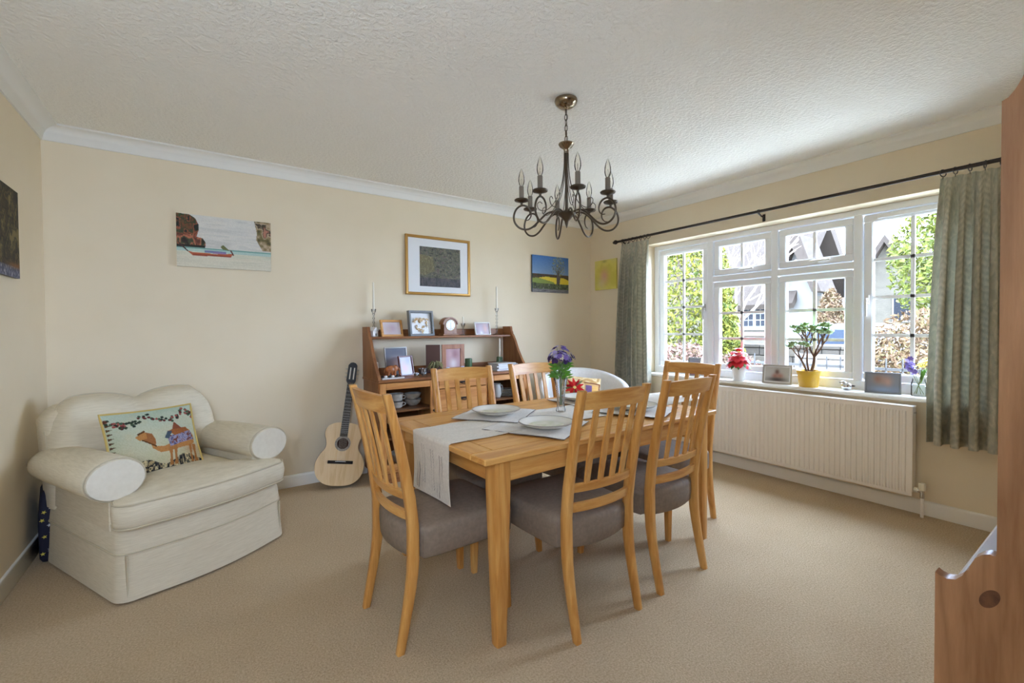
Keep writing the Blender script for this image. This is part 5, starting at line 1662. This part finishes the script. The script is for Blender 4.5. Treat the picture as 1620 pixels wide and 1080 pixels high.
for (c, d) in flowers[:24]: stm.tube(bez([(rr_.uniform(-.008, .008), rr_.uniform(-.008, .008), .04), (d.x * .012, d.y * .012, .18), tuple(c)], 3), .0013, 4)
stm.build('stems', M['stem'], fv)
mats_ = [M['purple'], M['lilac'], M['deep_purple'], M['lilac'], M['purple'], M['cream_petal'], M['lilac']]
for k, (c, d) in enumerate(flowers):
    m_ = MB(); blossom(m_, c, rr_.uniform(.014, .021), d, 7); m_.ball(tuple(c + d * .003), .004, 6, 4)
    m_.build('blossom', mats_[k % 7] if c.z > .318 else M['deep_purple'], fv, 35, False)
lf = MB()
for k in range(110):
    a = rr_.uniform(0, 2 * PI); r = rr_.uniform(.015, .060); z = rr_.uniform(.195, .285)
    c = Vector((r * math.cos(a), r * math.sin(a), z)); d = Vector((math.cos(a), math.sin(a), rr_.uniform(-.3, .8))).normalized(); e = d.orthogonal().normalized()
    lf.add([c - d * .02, c + e * .010, c + d * .026, c - e * .010], [(0, 1, 2, 3)])
lf.build('leaves', M['fresh_green'], fv, 35, False)

# ================================================================== THINGS ON THE WINDOW SILL
SRZ = -PI / 2
picframe('silver_sill_frame', 'silver photo frame on the sill between the poinsettia and the jade plant', .225, .160, .012, M['silver'],
         photo(26, 18, (190, 188, 184), [(.5, .35, .10, .22, (96, 72, 64)), (.42, .62, .14, .2, (170, 120, 108)), (.62, .6, .14, .2, (176, 126, 112)), (.5, .85, .4, .16, (70, 66, 70))]), (3.945, 1.800, ZS), SRZ + .12, .14, .012, .010)
picframe('pewter_sill_frame', 'grey metal photo frame on the sill beside the glass vase', .200, .150, .010, new_mat('pewter_frame', rgb(140, 144, 150), .35, .5, .6),
         photo(26, 18, (130, 132, 140), [(.5, .35, .3, .3, (176, 140, 124)), (.35, .3, .12, .2, (150, 110, 96)), (.65, .45, .12, .25, (190, 150, 134)), (.5, .85, .5, .2, (140, 160, 196))]), (3.945, 1.090, ZS), SRZ + .22, .17, .012, strutmat=M['black'])
picframe('small_sill_frame', 'small photo frame on the sill behind the chair at the window end', .150, .185, .010, M['silver'],
         photo(18, 20, (150, 154, 166), [(.6, .5, .3, .25, (196, 130, 120)), (.4, .8, .4, .2, (190, 110, 120))]), (3.96, 2.585, ZS), SRZ - .1, .14, .012)
# poinsettia
pt = thing('poinsettia', 'red poinsettia in a ribbed white pot on the window sill', 'potted plant', (3.945, 2.120, ZS))
prof = [(0, 0), (.042, 0), (.046, .006)]
for k in range(12): prof += [(.047 + .0012 * k, .012 + .009 * k), (.0455 + .0012 * k, .0165 + .009 * k)]
prof += [(.062, .125), (.064, .132), (.059, .132), (.056, .11), (0, .11)]
MB().lathe(prof, 28).build('pot', M['white'], pt, 50)
def leafmesh(mb, base, tip, wid, droop=.0, mid=.45):
    base, tip = Vector(base), Vector(tip)
    d = tip - base; side = d.cross(Vector((0, 0, 1)))
    side = side.normalized() if side.length > 1e-5 else Vector((1, 0, 0))
    up = side.cross(d).normalized()
    m0 = base + d * mid + up * droop; m1 = base + d * .78 + up * droop * .7
    vs = [base, m0 + side * wid - up * .003, m1 + side * wid * .7 - up * .002, tip, m1 - side * wid * .7 - up * .002, m0 - side * wid - up * .003, m0 + up * .003, m1 + up * .002]
    mb.add(vs, [(0, 1, 6), (1, 2, 7, 6), (2, 3, 7), (3, 4, 7), (4, 5, 6, 7), (5, 0, 6)])
rp = random.Random(9)
for tier, (n_, r0, r1, zb, zt, wd) in enumerate(((13, .100, .118, .195, .110, .034), (12, .092, .116, .220, .170, .036), (9, .068, .095, .245, .232, .032), (6, .030, .055, .258, .282, .020))):
    for k in range(n_):
        a = 2 * PI * k / n_ + tier * .35 + rp.uniform(-.1, .1); r = rp.uniform(r0, r1)
        m_ = MB(); leafmesh(m_, (.012 * math.cos(a), .012 * math.sin(a), zb), (r * math.cos(a), r * math.sin(a), zt + rp.uniform(-.01, .012)), wd, .014)
        m_.build('bract', M['red_bract'], pt, 40, False)
for k in range(11):
    a = 2 * PI * k / 11 + .2; r = rp.uniform(.10, .118)
    m_ = MB(); leafmesh(m_, (.02 * math.cos(a), .02 * math.sin(a), .165), (r * math.cos(a), r * math.sin(a), rp.uniform(.095, .14)), .024, .018)
    m_.build('leaf', M['leaf'], pt, 40, False)
st = MB()
for k in range(5):
    a = k * 1.3; st.tube([(.01 * math.cos(a), .01 * math.sin(a), .105), (.014 * math.cos(a), .014 * math.sin(a), .24)], .004, 6)
st.build('stems', M['stem'], pt)
ct = MB()
for k in range(9): ct.ball((.009 * math.cos(k * 2.4) * (k / 9) ** .5 * 2, .009 * math.sin(k * 2.4) * (k / 9) ** .5 * 2, .252), .004, 6, 4)
ct.build('flower_centre', M['yellow_petal'], pt)
# jade plant
jp = thing('jade_plant', 'jade plant with thick branching stems in a ribbed yellow pot on the sill', 'potted plant', (3.950, 1.560, ZS))
MB().lathe([(0, 0), (.064, 0), (.066, .004), (.076, .095), (.078, .096), (.078, .099), (.080, .106), (.079, .108), (.082, .117), (.081, .119), (.084, .130), (.080, .130), (.074, .115), (0, .112)], 32).build('pot', M['yellow_pot'], jp, 50)
MB().lathe([(0, .114), (.075, .114), (.072, .117), (0, .119)], 20).build('soil', M['soil'], jp)
br = MB(); tips = []
def branch(p, d, r, ln, lev):
    p = Vector(p); d = Vector(d).normalized()
    q = p + d * ln + Vector((0, 0, ln * .12))
    br.tube(bez([tuple(p), tuple((p + q) / 2 + Vector((rp.uniform(-.006, .006), rp.uniform(-.006, .006), 0))), tuple(q)], 3), [r, r * .95, r * .9, r * .86, r * .8, r * .76, r * .72], 7)
    if lev == 0: tips.append((q, d)); return
    n_ = 3 if lev > 1 else 2
    for k in range(n_):
        a = rp.uniform(0, 2 * PI)
        side = Vector((math.cos(a) * .55, math.sin(a) * 1.0, 0))
        if k == 1: side = -last
        if k == 2: side = Vector((last.y * .6, -last.x, 0))
        last = side
        branch(q, d * .75 + side * .75 + Vector((0, 0, .45)), r * .68, ln * rp.uniform(.62, .85), lev - 1)
branch((.01, -.012, .112), (.0, -.22, 1), .0125, .115, 3)
branch((.0, .012, .112), (-.1, .42, 1), .0090, .095, 2)
branch((.012, .002, .112), (.1, .12, 1), .0085, .150, 2)
br.build('branches', M['jade_stem'], jp, 60)
jl = MB()
for (q, d) in tips:
    for k in range(13):
        a = 2 * PI * k / 9 * 2.4; up = .25 + .16 * (k % 4)
        dd = Vector((math.cos(a), math.sin(a), up)).normalized()
        c = q + dd * .012 + Vector((0, 0, .004 * (k % 3)))
        e = dd.cross(Vector((0, 0, 1))).normalized(); nn_ = e.cross(dd)
        Mx = Matrix((dd, e, nn_)).transposed().to_4x4(); Mx.translation = c
        jl.ball((.006, 0, 0), (.023, .0135, .0045), 8, 6, Mx)
jl.build('foliage', M['jade'], jp, 60, False)
# silver bird ornament
so = thing('silver_ornament', 'small shiny silver ornament with dark tips on the window sill', 'ornament', (3.950, 1.305, ZS), 1.9)
e = MB(); e.ball((0, 0, .030), (.034, .026, .0298), 14, 10); e.ball((.020, 0, .056), (.017, .016, .016), 12, 8)
e.build('body', M['chrome'], so, 60)
MB().lathe([(.005, 0), (.0005, .014), (0, .014)], 8, M=Matrix.Translation((.034, 0, .056)) @ Matrix.Rotation(PI / 2, 4, 'Y')).build('beak', M['black'], so)
MB().ball((-.034, 0, .034), (.018, .008, .006), 8, 6).build('tail', M['black'], so)
# glass vase with iris and yellow blooms
gv = thing('bud_vase', 'clear glass jar of purple and yellow flowers on the sill by the right curtain', 'vase', (3.985, .905, ZS))
MB().lathe([(0, .001), (.038, .001), (.040, .006), (.040, .085), (.034, .105), (.034, .118), (.032, .118), (.032, .104), (.037, .084), (.037, .008), (0, .006)], 24).build('glass', M['clear'], gv, 50)
stm = MB()
pf = [(.0, .050, .205), (-.005, .060, .235), (.004, .040, .18), (-.008, .035, .215), (.0, .025, .165), (.008, .060, .190), (0, .045, .250), (-.012, .055, .215), (.006, .030, .195), (-.004, .020, .150), (-.008, .045, .175)]
yf = [(-.01, -.022, .225), (.012, -.035, .250), (-.015, -.050, .215), (.0, -.045, .235), (.004, -.012, .205)]
for q in (pf[4], pf[1], yf[0], yf[1], yf[2]): stm.tube(bez([(q[0] * .2, -q[1] * .45, .015), (q[0] * .5, q[1] * .2, .1), q], 3), .0018, 5)
stm.build('stems', M['stem'], gv)
for q in pf:
    m_ = MB(); blossom(m_, q, .022, (rp.uniform(-1, -.2), rp.uniform(-.5, .5), .5), 6); m_.ball(q, .005, 6, 4); m_.build('purple_blossom', M['purple'], gv, 35, False)
for q in yf:
    m_ = MB(); blossom(m_, q, .030, (rp.uniform(-.6, -.1), rp.uniform(-.5, .5), .8), 6); m_.ball(q, .007, 6, 4); m_.build('yellow_blossom', M['yellow_petal'], gv, 35, False)
lf = MB()
for k in range(7): leafmesh(lf, (0, -.01, .08), (rp.uniform(-.03, .02), -.02 - .03 * rp.random(), .14 + .06 * rp.random()), .006, .004)
lf.build('leaves', M['fresh_green'], gv, 35, False)

# ================================================================== OUTSIDE THE WINDOW
GZ = -.22
struct('ground', MB().box2(XR + T + .02, 45, -25, 40, GZ - .3, GZ), noisy('pale_gravel', rgb(186, 180, 168), rgb(168, 164, 150), 1.5, 1.0, .1), 'pale gravel drive outside the window')
def leafcloud(n, size, pfn, seed, flat_=0.35):
    r = np.random.default_rng(seed)
    m_ = MB(); vs = []; fs = []
    for k in range(n):
        c = Vector(pfn(r)); d = Vector(r.normal(size=3)); d.normalize(); e = d.orthogonal().normalized(); f = d.cross(e)
        a = r.random() * 6.28; e2 = e * math.cos(a) + f * math.sin(a); f2 = d.cross(e2)
        s_ = size * (.6 + .8 * r.random()); o = len(vs)
        vs += [tuple(c - e2 * s_), tuple(c + f2 * s_ * flat_ + d * s_ * .15), tuple(c + e2 * s_), tuple(c - f2 * s_ * flat_ + d * s_ * .15)]
        fs.append((o, o + 1, o + 2, o + 3))
    m_.v, m_.f = vs, fs
    return m_
def ell_p(c, R, shell_=.55):
    def fn(r):
        d = r.normal(size=3); d /= np.linalg.norm(d); k = shell_ + (1 - shell_) * r.random() ** .5
        return (c[0] + d[0] * R[0] * k, c[1] + d[1] * R[1] * k, c[2] + d[2] * R[2] * k)
    return fn
def cone_p(c, h, R, pw=.8):
    def fn(r):
        t = r.random() ** 1.3; a = r.random() * 2 * PI; rr = R * (1 - t) ** pw * (.75 + .3 * r.random())
        return (c[0] + rr * math.cos(a), c[1] + rr * math.sin(a), c[2] + h * t)
    return fn
def leafmat(name, a, b, c):
    m = new_mat(name, a, .7, .2)
    v = coords(m, rnd=False); f = noise(m, v, 9, 4, .7)
    L(m, ramp(m, f, [(.32, a), (.5, b), (.68, c)]), bsdf(m).inputs['Base Color'])
    return m
gold_leaf = leafmat('golden_conifer', rgb(46, 60, 22), rgb(84, 84, 26), rgb(104, 96, 28))
green_leaf = leafmat('tree_leaf', rgb(50, 60, 18), rgb(76, 80, 26), rgb(102, 100, 36))
brown_leaf = leafmat('winter_shrub', rgb(72, 52, 36), rgb(92, 70, 48), rgb(76, 72, 38))
pink_leaf = leafmat('russet_shrub', rgb(84, 56, 50), rgb(98, 74, 62), rgb(76, 70, 44))
barkm = noisy('bark', rgb(74, 62, 52), rgb(98, 84, 70), 20, .9)
def plant(name, label, cat, base, foliage, mat, th_, group=None):
    t = thing(name, label, cat, base, 0, group)
    foliage.build('foliage', mat, t, 35, False)
    MB().tube([(0, 0, 0), (.02, .01, th_ * .5), (0, 0, th_)], [.06, .05, .02], 8).build('trunk', barkm, t)
    return t
plant('golden_conifer', 'tall golden-green conifer filling the left casement view', 'conifer', (8.3, 5.75, GZ), leafcloud(20000, .060, cone_p((0, 0, .3), 4.8, 1.25, .45), 1), gold_leaf, 4.2, 'conifers outside the window')
plant('golden_conifer', 'small pointed golden conifer beside the cottage window view', 'conifer', (7.9, 4.62, GZ), leafcloud(8000, .045, cone_p((0, 0, .2), 2.1, .60, .75), 2), gold_leaf, 1.9, 'conifers outside the window')
plant('russet_shrub', 'russet shrub below the tall golden conifer', 'shrub', (6.9, 4.62, GZ), leafcloud(5000, .045, ell_p((0, 0, .62), (.55, .80, .58)), 3), pink_leaf, .6, 'shrubs outside the window')
plant('russet_shrub', 'russet shrub in front of the stone wall behind the poinsettia', 'shrub', (7.2, 3.92, GZ), leafcloud(3000, .040, ell_p((0, 0, .60), (.40, .50, .45)), 4), pink_leaf, .6, 'shrubs outside the window')
plant('garden_tree', 'leafy green tree behind the right casement', 'tree', (10.2, 1.55, GZ), leafcloud(11000, .055, ell_p((0, 0, 2.55), (1.0, 1.20, 1.35), .3), 5), green_leaf, 3.2)
plant('winter_shrub', 'brown twiggy shrub low in the right casement view', 'shrub', (8.2, 1.75, GZ), leafcloud(8000, .045, ell_p((0, 0, .85), (.7, .92, .85), .3), 6), brown_leaf, 1.0, 'shrubs outside the window')
plant('evergreen_bush', 'mixed evergreen bush behind the parked car', 'shrub', (13.95, 4.98, GZ), leafcloud(4000, .060, ell_p((0, 0, 1.35), (.48, .32, 1.15), .3), 7), brown_leaf, 1.8, 'shrubs outside the window')
plant('low_laurel', 'low green shrub at the foot of the iron railing', 'shrub', (7.4, 2.6, GZ), leafcloud(1200, .040, ell_p((0, 0, .38), (.35, .5, .32)), 8), green_leaf, .4, 'shrubs outside the window')
# bare tree before the thatch
bt = thing('bare_tree', 'leafless pale-branched tree in front of the thatched roof', 'tree', (10.5, 5.7, GZ))
bb = MB(); rb = random.Random(21)
def twig(p, d, r, ln, lev):
    p = Vector(p); d = Vector(d).normalized(); q = p + d * ln
    bb.tube([tuple(p), tuple((p + q) / 2 + Vector((0, rb.uniform(-.05, .05), rb.uniform(-.03, .05))) * ln), tuple(q)], [r, r * .8, r * .6], 5)
    if lev == 0: return
    for k in range(3):
        branch_d = d + Vector((rb.uniform(-.5, .5), rb.uniform(-.9, .9), rb.uniform(-.2, .6)))
        twig(p + d * ln * (.55 + .2 * k), branch_d, r * .55, ln * rb.uniform(.5, .8), lev - 1)
twig((0, 0, 0), (0, 0, 1), .09, 1.7, 0); 
for k in range(5): twig((0, 0, 1.5 + .05 * k), (rb.uniform(-.3, .3), -.9 + .42 * k, .9), .035, 1.1, 3)
bb.build('branches', noisy('pale_bark', rgb(132, 116, 102), rgb(156, 140, 122), 20, .9), bt, 60)

# thatched cottage
ct = thing('thatched_cottage', 'pale stone cottage with a thatched roof and a front gable', 'cottage', (15, 0, GZ))
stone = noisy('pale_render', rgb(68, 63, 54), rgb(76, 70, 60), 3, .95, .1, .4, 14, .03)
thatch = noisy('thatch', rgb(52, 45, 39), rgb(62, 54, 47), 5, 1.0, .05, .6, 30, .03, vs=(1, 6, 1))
hz = -GZ
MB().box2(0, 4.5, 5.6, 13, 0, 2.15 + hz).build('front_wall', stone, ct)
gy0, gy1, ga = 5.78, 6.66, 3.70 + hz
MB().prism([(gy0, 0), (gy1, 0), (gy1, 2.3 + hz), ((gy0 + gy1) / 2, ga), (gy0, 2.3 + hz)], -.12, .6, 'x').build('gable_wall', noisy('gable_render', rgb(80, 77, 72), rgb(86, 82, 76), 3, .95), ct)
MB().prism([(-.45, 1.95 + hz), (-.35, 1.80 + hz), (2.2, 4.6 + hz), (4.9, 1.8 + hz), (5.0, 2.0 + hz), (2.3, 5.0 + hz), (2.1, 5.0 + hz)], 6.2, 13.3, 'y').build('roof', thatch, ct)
ym_ = (gy0 + gy1) / 2
MB().prism([(gy0 - .34, 2.25 + hz), (gy0 - .10, 2.25 + hz), (ym_, ga - .05), (gy1 + .10, 2.25 + hz), (gy1 + .34, 2.25 + hz), (ym_ + .22, ga + .25), (ym_, ga + .36), (ym_ - .22, ga + .25)], -.45, .7, 'x').build('gable_thatch', thatch, ct, 50)
wf = MB()
wy0, wy1, wz0, wz1 = 7.12, 8.30, 1.22 + hz, 1.94 + hz
winc = MB().box2(-.05, .02, wy0 - .05, wy1 + .05, wz0 - .08, wz1 + .05).build('window', new_mat('cottage_window_white', rgb(86, 86, 86), .5), ct)
for k in range(3):
    a = wy0 + (wy1 - wy0) * k / 3
    for i in range(2):
        for j in range(3):
            p0 = a + .05 + i * .16; q0 = wz0 + .05 + j * .21
            MB().box2(-.06, -.045, p0, p0 + .13, q0, q0 + .18).build('pane', new_mat('dark_pane', rgb(26, 27, 30), .6, .1) if (k + i + j) == 0 else bpy.data.materials['dark_pane'], winc)
MB().box2(-.08, .0, 7.0, 8.4, .95 + hz, 1.06 + hz).build('brick_band', noisy('brick_red', rgb(112, 78, 68), rgb(96, 66, 56), 20), ct)
# second house far right
h2 = thing('stone_house', 'distant stone house with a steep gabled roof beyond the tree', 'house', (23, 6.25, GZ))
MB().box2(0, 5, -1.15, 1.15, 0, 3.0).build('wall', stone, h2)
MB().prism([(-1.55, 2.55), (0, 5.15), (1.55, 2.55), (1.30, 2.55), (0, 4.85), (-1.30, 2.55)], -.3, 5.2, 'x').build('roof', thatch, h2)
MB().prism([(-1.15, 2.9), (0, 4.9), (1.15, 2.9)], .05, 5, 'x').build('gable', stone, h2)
f_ = MB().box2(-.04, 0, -.9, -.2, 1.6, 2.7).build('window', bpy.data.materials['cottage_window_white'], h2)
MB().box2(-.06, -.04, -.84, -.26, 1.68, 2.62).build('pane', bpy.data.materials['dark_pane'], f_)
# stone garden wall, block by block
gw = thing('garden_wall', 'low garden wall of pale stone blocks outside the middle sashes', 'wall', (10, 0, GZ))
bm_ = [noisy('wall_stone_%d' % k, rgb(*a), rgb(*b), 12, .95, .1, .4, 30, .01) for k, (a, b) in enumerate((((72, 65, 56), (80, 73, 63)), ((62, 57, 50), (70, 63, 55)), ((76, 66, 56), (66, 57, 48))))]
MB().box2(.02, .30, 2.9, 5.9, 0, 1.02).build('mortar_core', noisy('mortar', rgb(50, 46, 42), rgb(56, 52, 46), 20, .95), gw)
shape = [[MB().box((0, 0, 0), (.06, w_ - .015, .155), .012).mesh('stone_block', m_) for m_ in bm_] for w_ in (.30, .40, .24)]
rw = random.Random(3)
for row in range(6):
    y = 2.9 - rw.uniform(0, .2)
    while y < 5.85:
        k = rw.randrange(3); w_ = (.30, .40, .24)[k]
        if 2.85 < y + w_ / 2 < 5.95:
            o = link('stone_block', shape[k][rw.randrange(3)], gw); o.location = (.015 + rw.uniform(-.008, .008), y + w_ / 2, .085 + row * .168)
        y += w_
for k in range(6):
    MB().box((.15, 3.15 + k * .5, 1.05), (.36, .485, .07), .012).build('coping_stone', bm_[k % 3], gw)
# parked car
car = thing('parked_car', 'white car parked beyond the garden wall', 'car', (12.88, 3.75, GZ), math.radians(90))
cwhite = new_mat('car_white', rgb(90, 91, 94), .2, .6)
bodyp = [(-2.2, .35), (2.1, .35), (2.2, .55), (2.15, .85), (1.2, .98), (-2.1, 1.0), (-2.25, .8)]
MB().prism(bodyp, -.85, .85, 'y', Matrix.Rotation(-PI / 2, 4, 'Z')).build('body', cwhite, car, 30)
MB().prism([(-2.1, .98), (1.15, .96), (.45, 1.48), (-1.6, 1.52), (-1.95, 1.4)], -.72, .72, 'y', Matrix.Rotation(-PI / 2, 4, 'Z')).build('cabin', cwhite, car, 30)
for (a, b, c, d) in (((-1.85, 1.04), (-.85, 1.04), (-.85, 1.40), (-1.65, 1.40)), ((-.78, 1.04), (.05, 1.04), (.05, 1.40), (-.78, 1.40)), ((.12, 1.04), (.95, 1.04), (.42, 1.40), (.12, 1.40))):
    MB().prism([a, b, c, d], -.728, .728, 'y', Matrix.Rotation(-PI / 2, 4, 'Z')).build('side_window', new_mat('car_glass', rgb(54, 60, 70), .1) if 'car_glass' not in bpy.data.materials else bpy.data.materials['car_glass'], car)
MB().prism([(-.62, 1.08), (.62, 1.08), (.54, 1.40), (-.54, 1.40)], 1.88, 2.06, 'y').build('rear_window', bpy.data.materials['car_glass'], car)
for sx in (-1, 1):
    MB().box((sx * .72, 2.16, .84), (.22, .12, .16), .02).build('tail_light', new_mat('tail_red', rgb(190, 30, 40), .3) if 'tail_red' not in bpy.data.materials else bpy.data.materials['tail_red'], car)
    MB().box((sx * .86, 1.95, .86), (.04, .30, .13), .01).build('tail_light', bpy.data.materials['tail_red'], car)
    for yy_ in (-1.35, 1.35):
        w_ = MB().lathe([(.0, -.09), (.30, -.09), (.33, -.06), (.33, .06), (.30, .09), (0, .09)], 20, M=Matrix.Translation((sx * .80, yy_, .33)) @ Matrix.Rotation(PI / 2, 4, 'Y')).build('wheel', M['black'], car)
        MB().lathe([(0, 0), (.19, 0), (.19, .01), (0, .02)], 16, M=Matrix.Translation((sx * .89, yy_, .33)) @ Matrix.Rotation(sx * PI / 2, 4, 'Y')).build('hub_cap', M['silver'], w_)
# bench and iron railing
bn = thing('garden_bench', 'weathered slatted garden bench seen behind the jade plant', 'bench', (8.6, 3.22, GZ), 0)
grey_wood = noisy('weathered_wood', rgb(92, 86, 80), rgb(112, 104, 96), 20, .9)
for k in range(4): MB().box((-.2 + .11 * k, 0, .62), (.09, 1.0, .03), .005).build('seat_slat', grey_wood, bn)
for k in range(3): MB().box((.28, 0, .74 + .10 * k), (.03, 1.0, .075), .005).build('back_slat', grey_wood, bn)
for sy in (-1, 1):
    for x in (-.2, .25): MB().box((x, sy * .46, .31 if x < 0 else .5), (.06, .06, .62 if x < 0 else 1.0), .005).build('leg', grey_wood, bn)
rl = thing('iron_railing', 'thin black iron railing across the lower window view', 'railing', (6.3, 0, GZ))
for z in (.15, .98): MB().box((0, 2.0, z), (.012, 3.0, .03)).build('rail', M['black'], rl)
bar_me = MB().box((0, 0, .55), (.012, .012, 1.1)).mesh('bar', M['black'])
for k in range(21):
    o = link('bar', bar_me, rl); o.location = (0, .55 + .145 * k, 0)
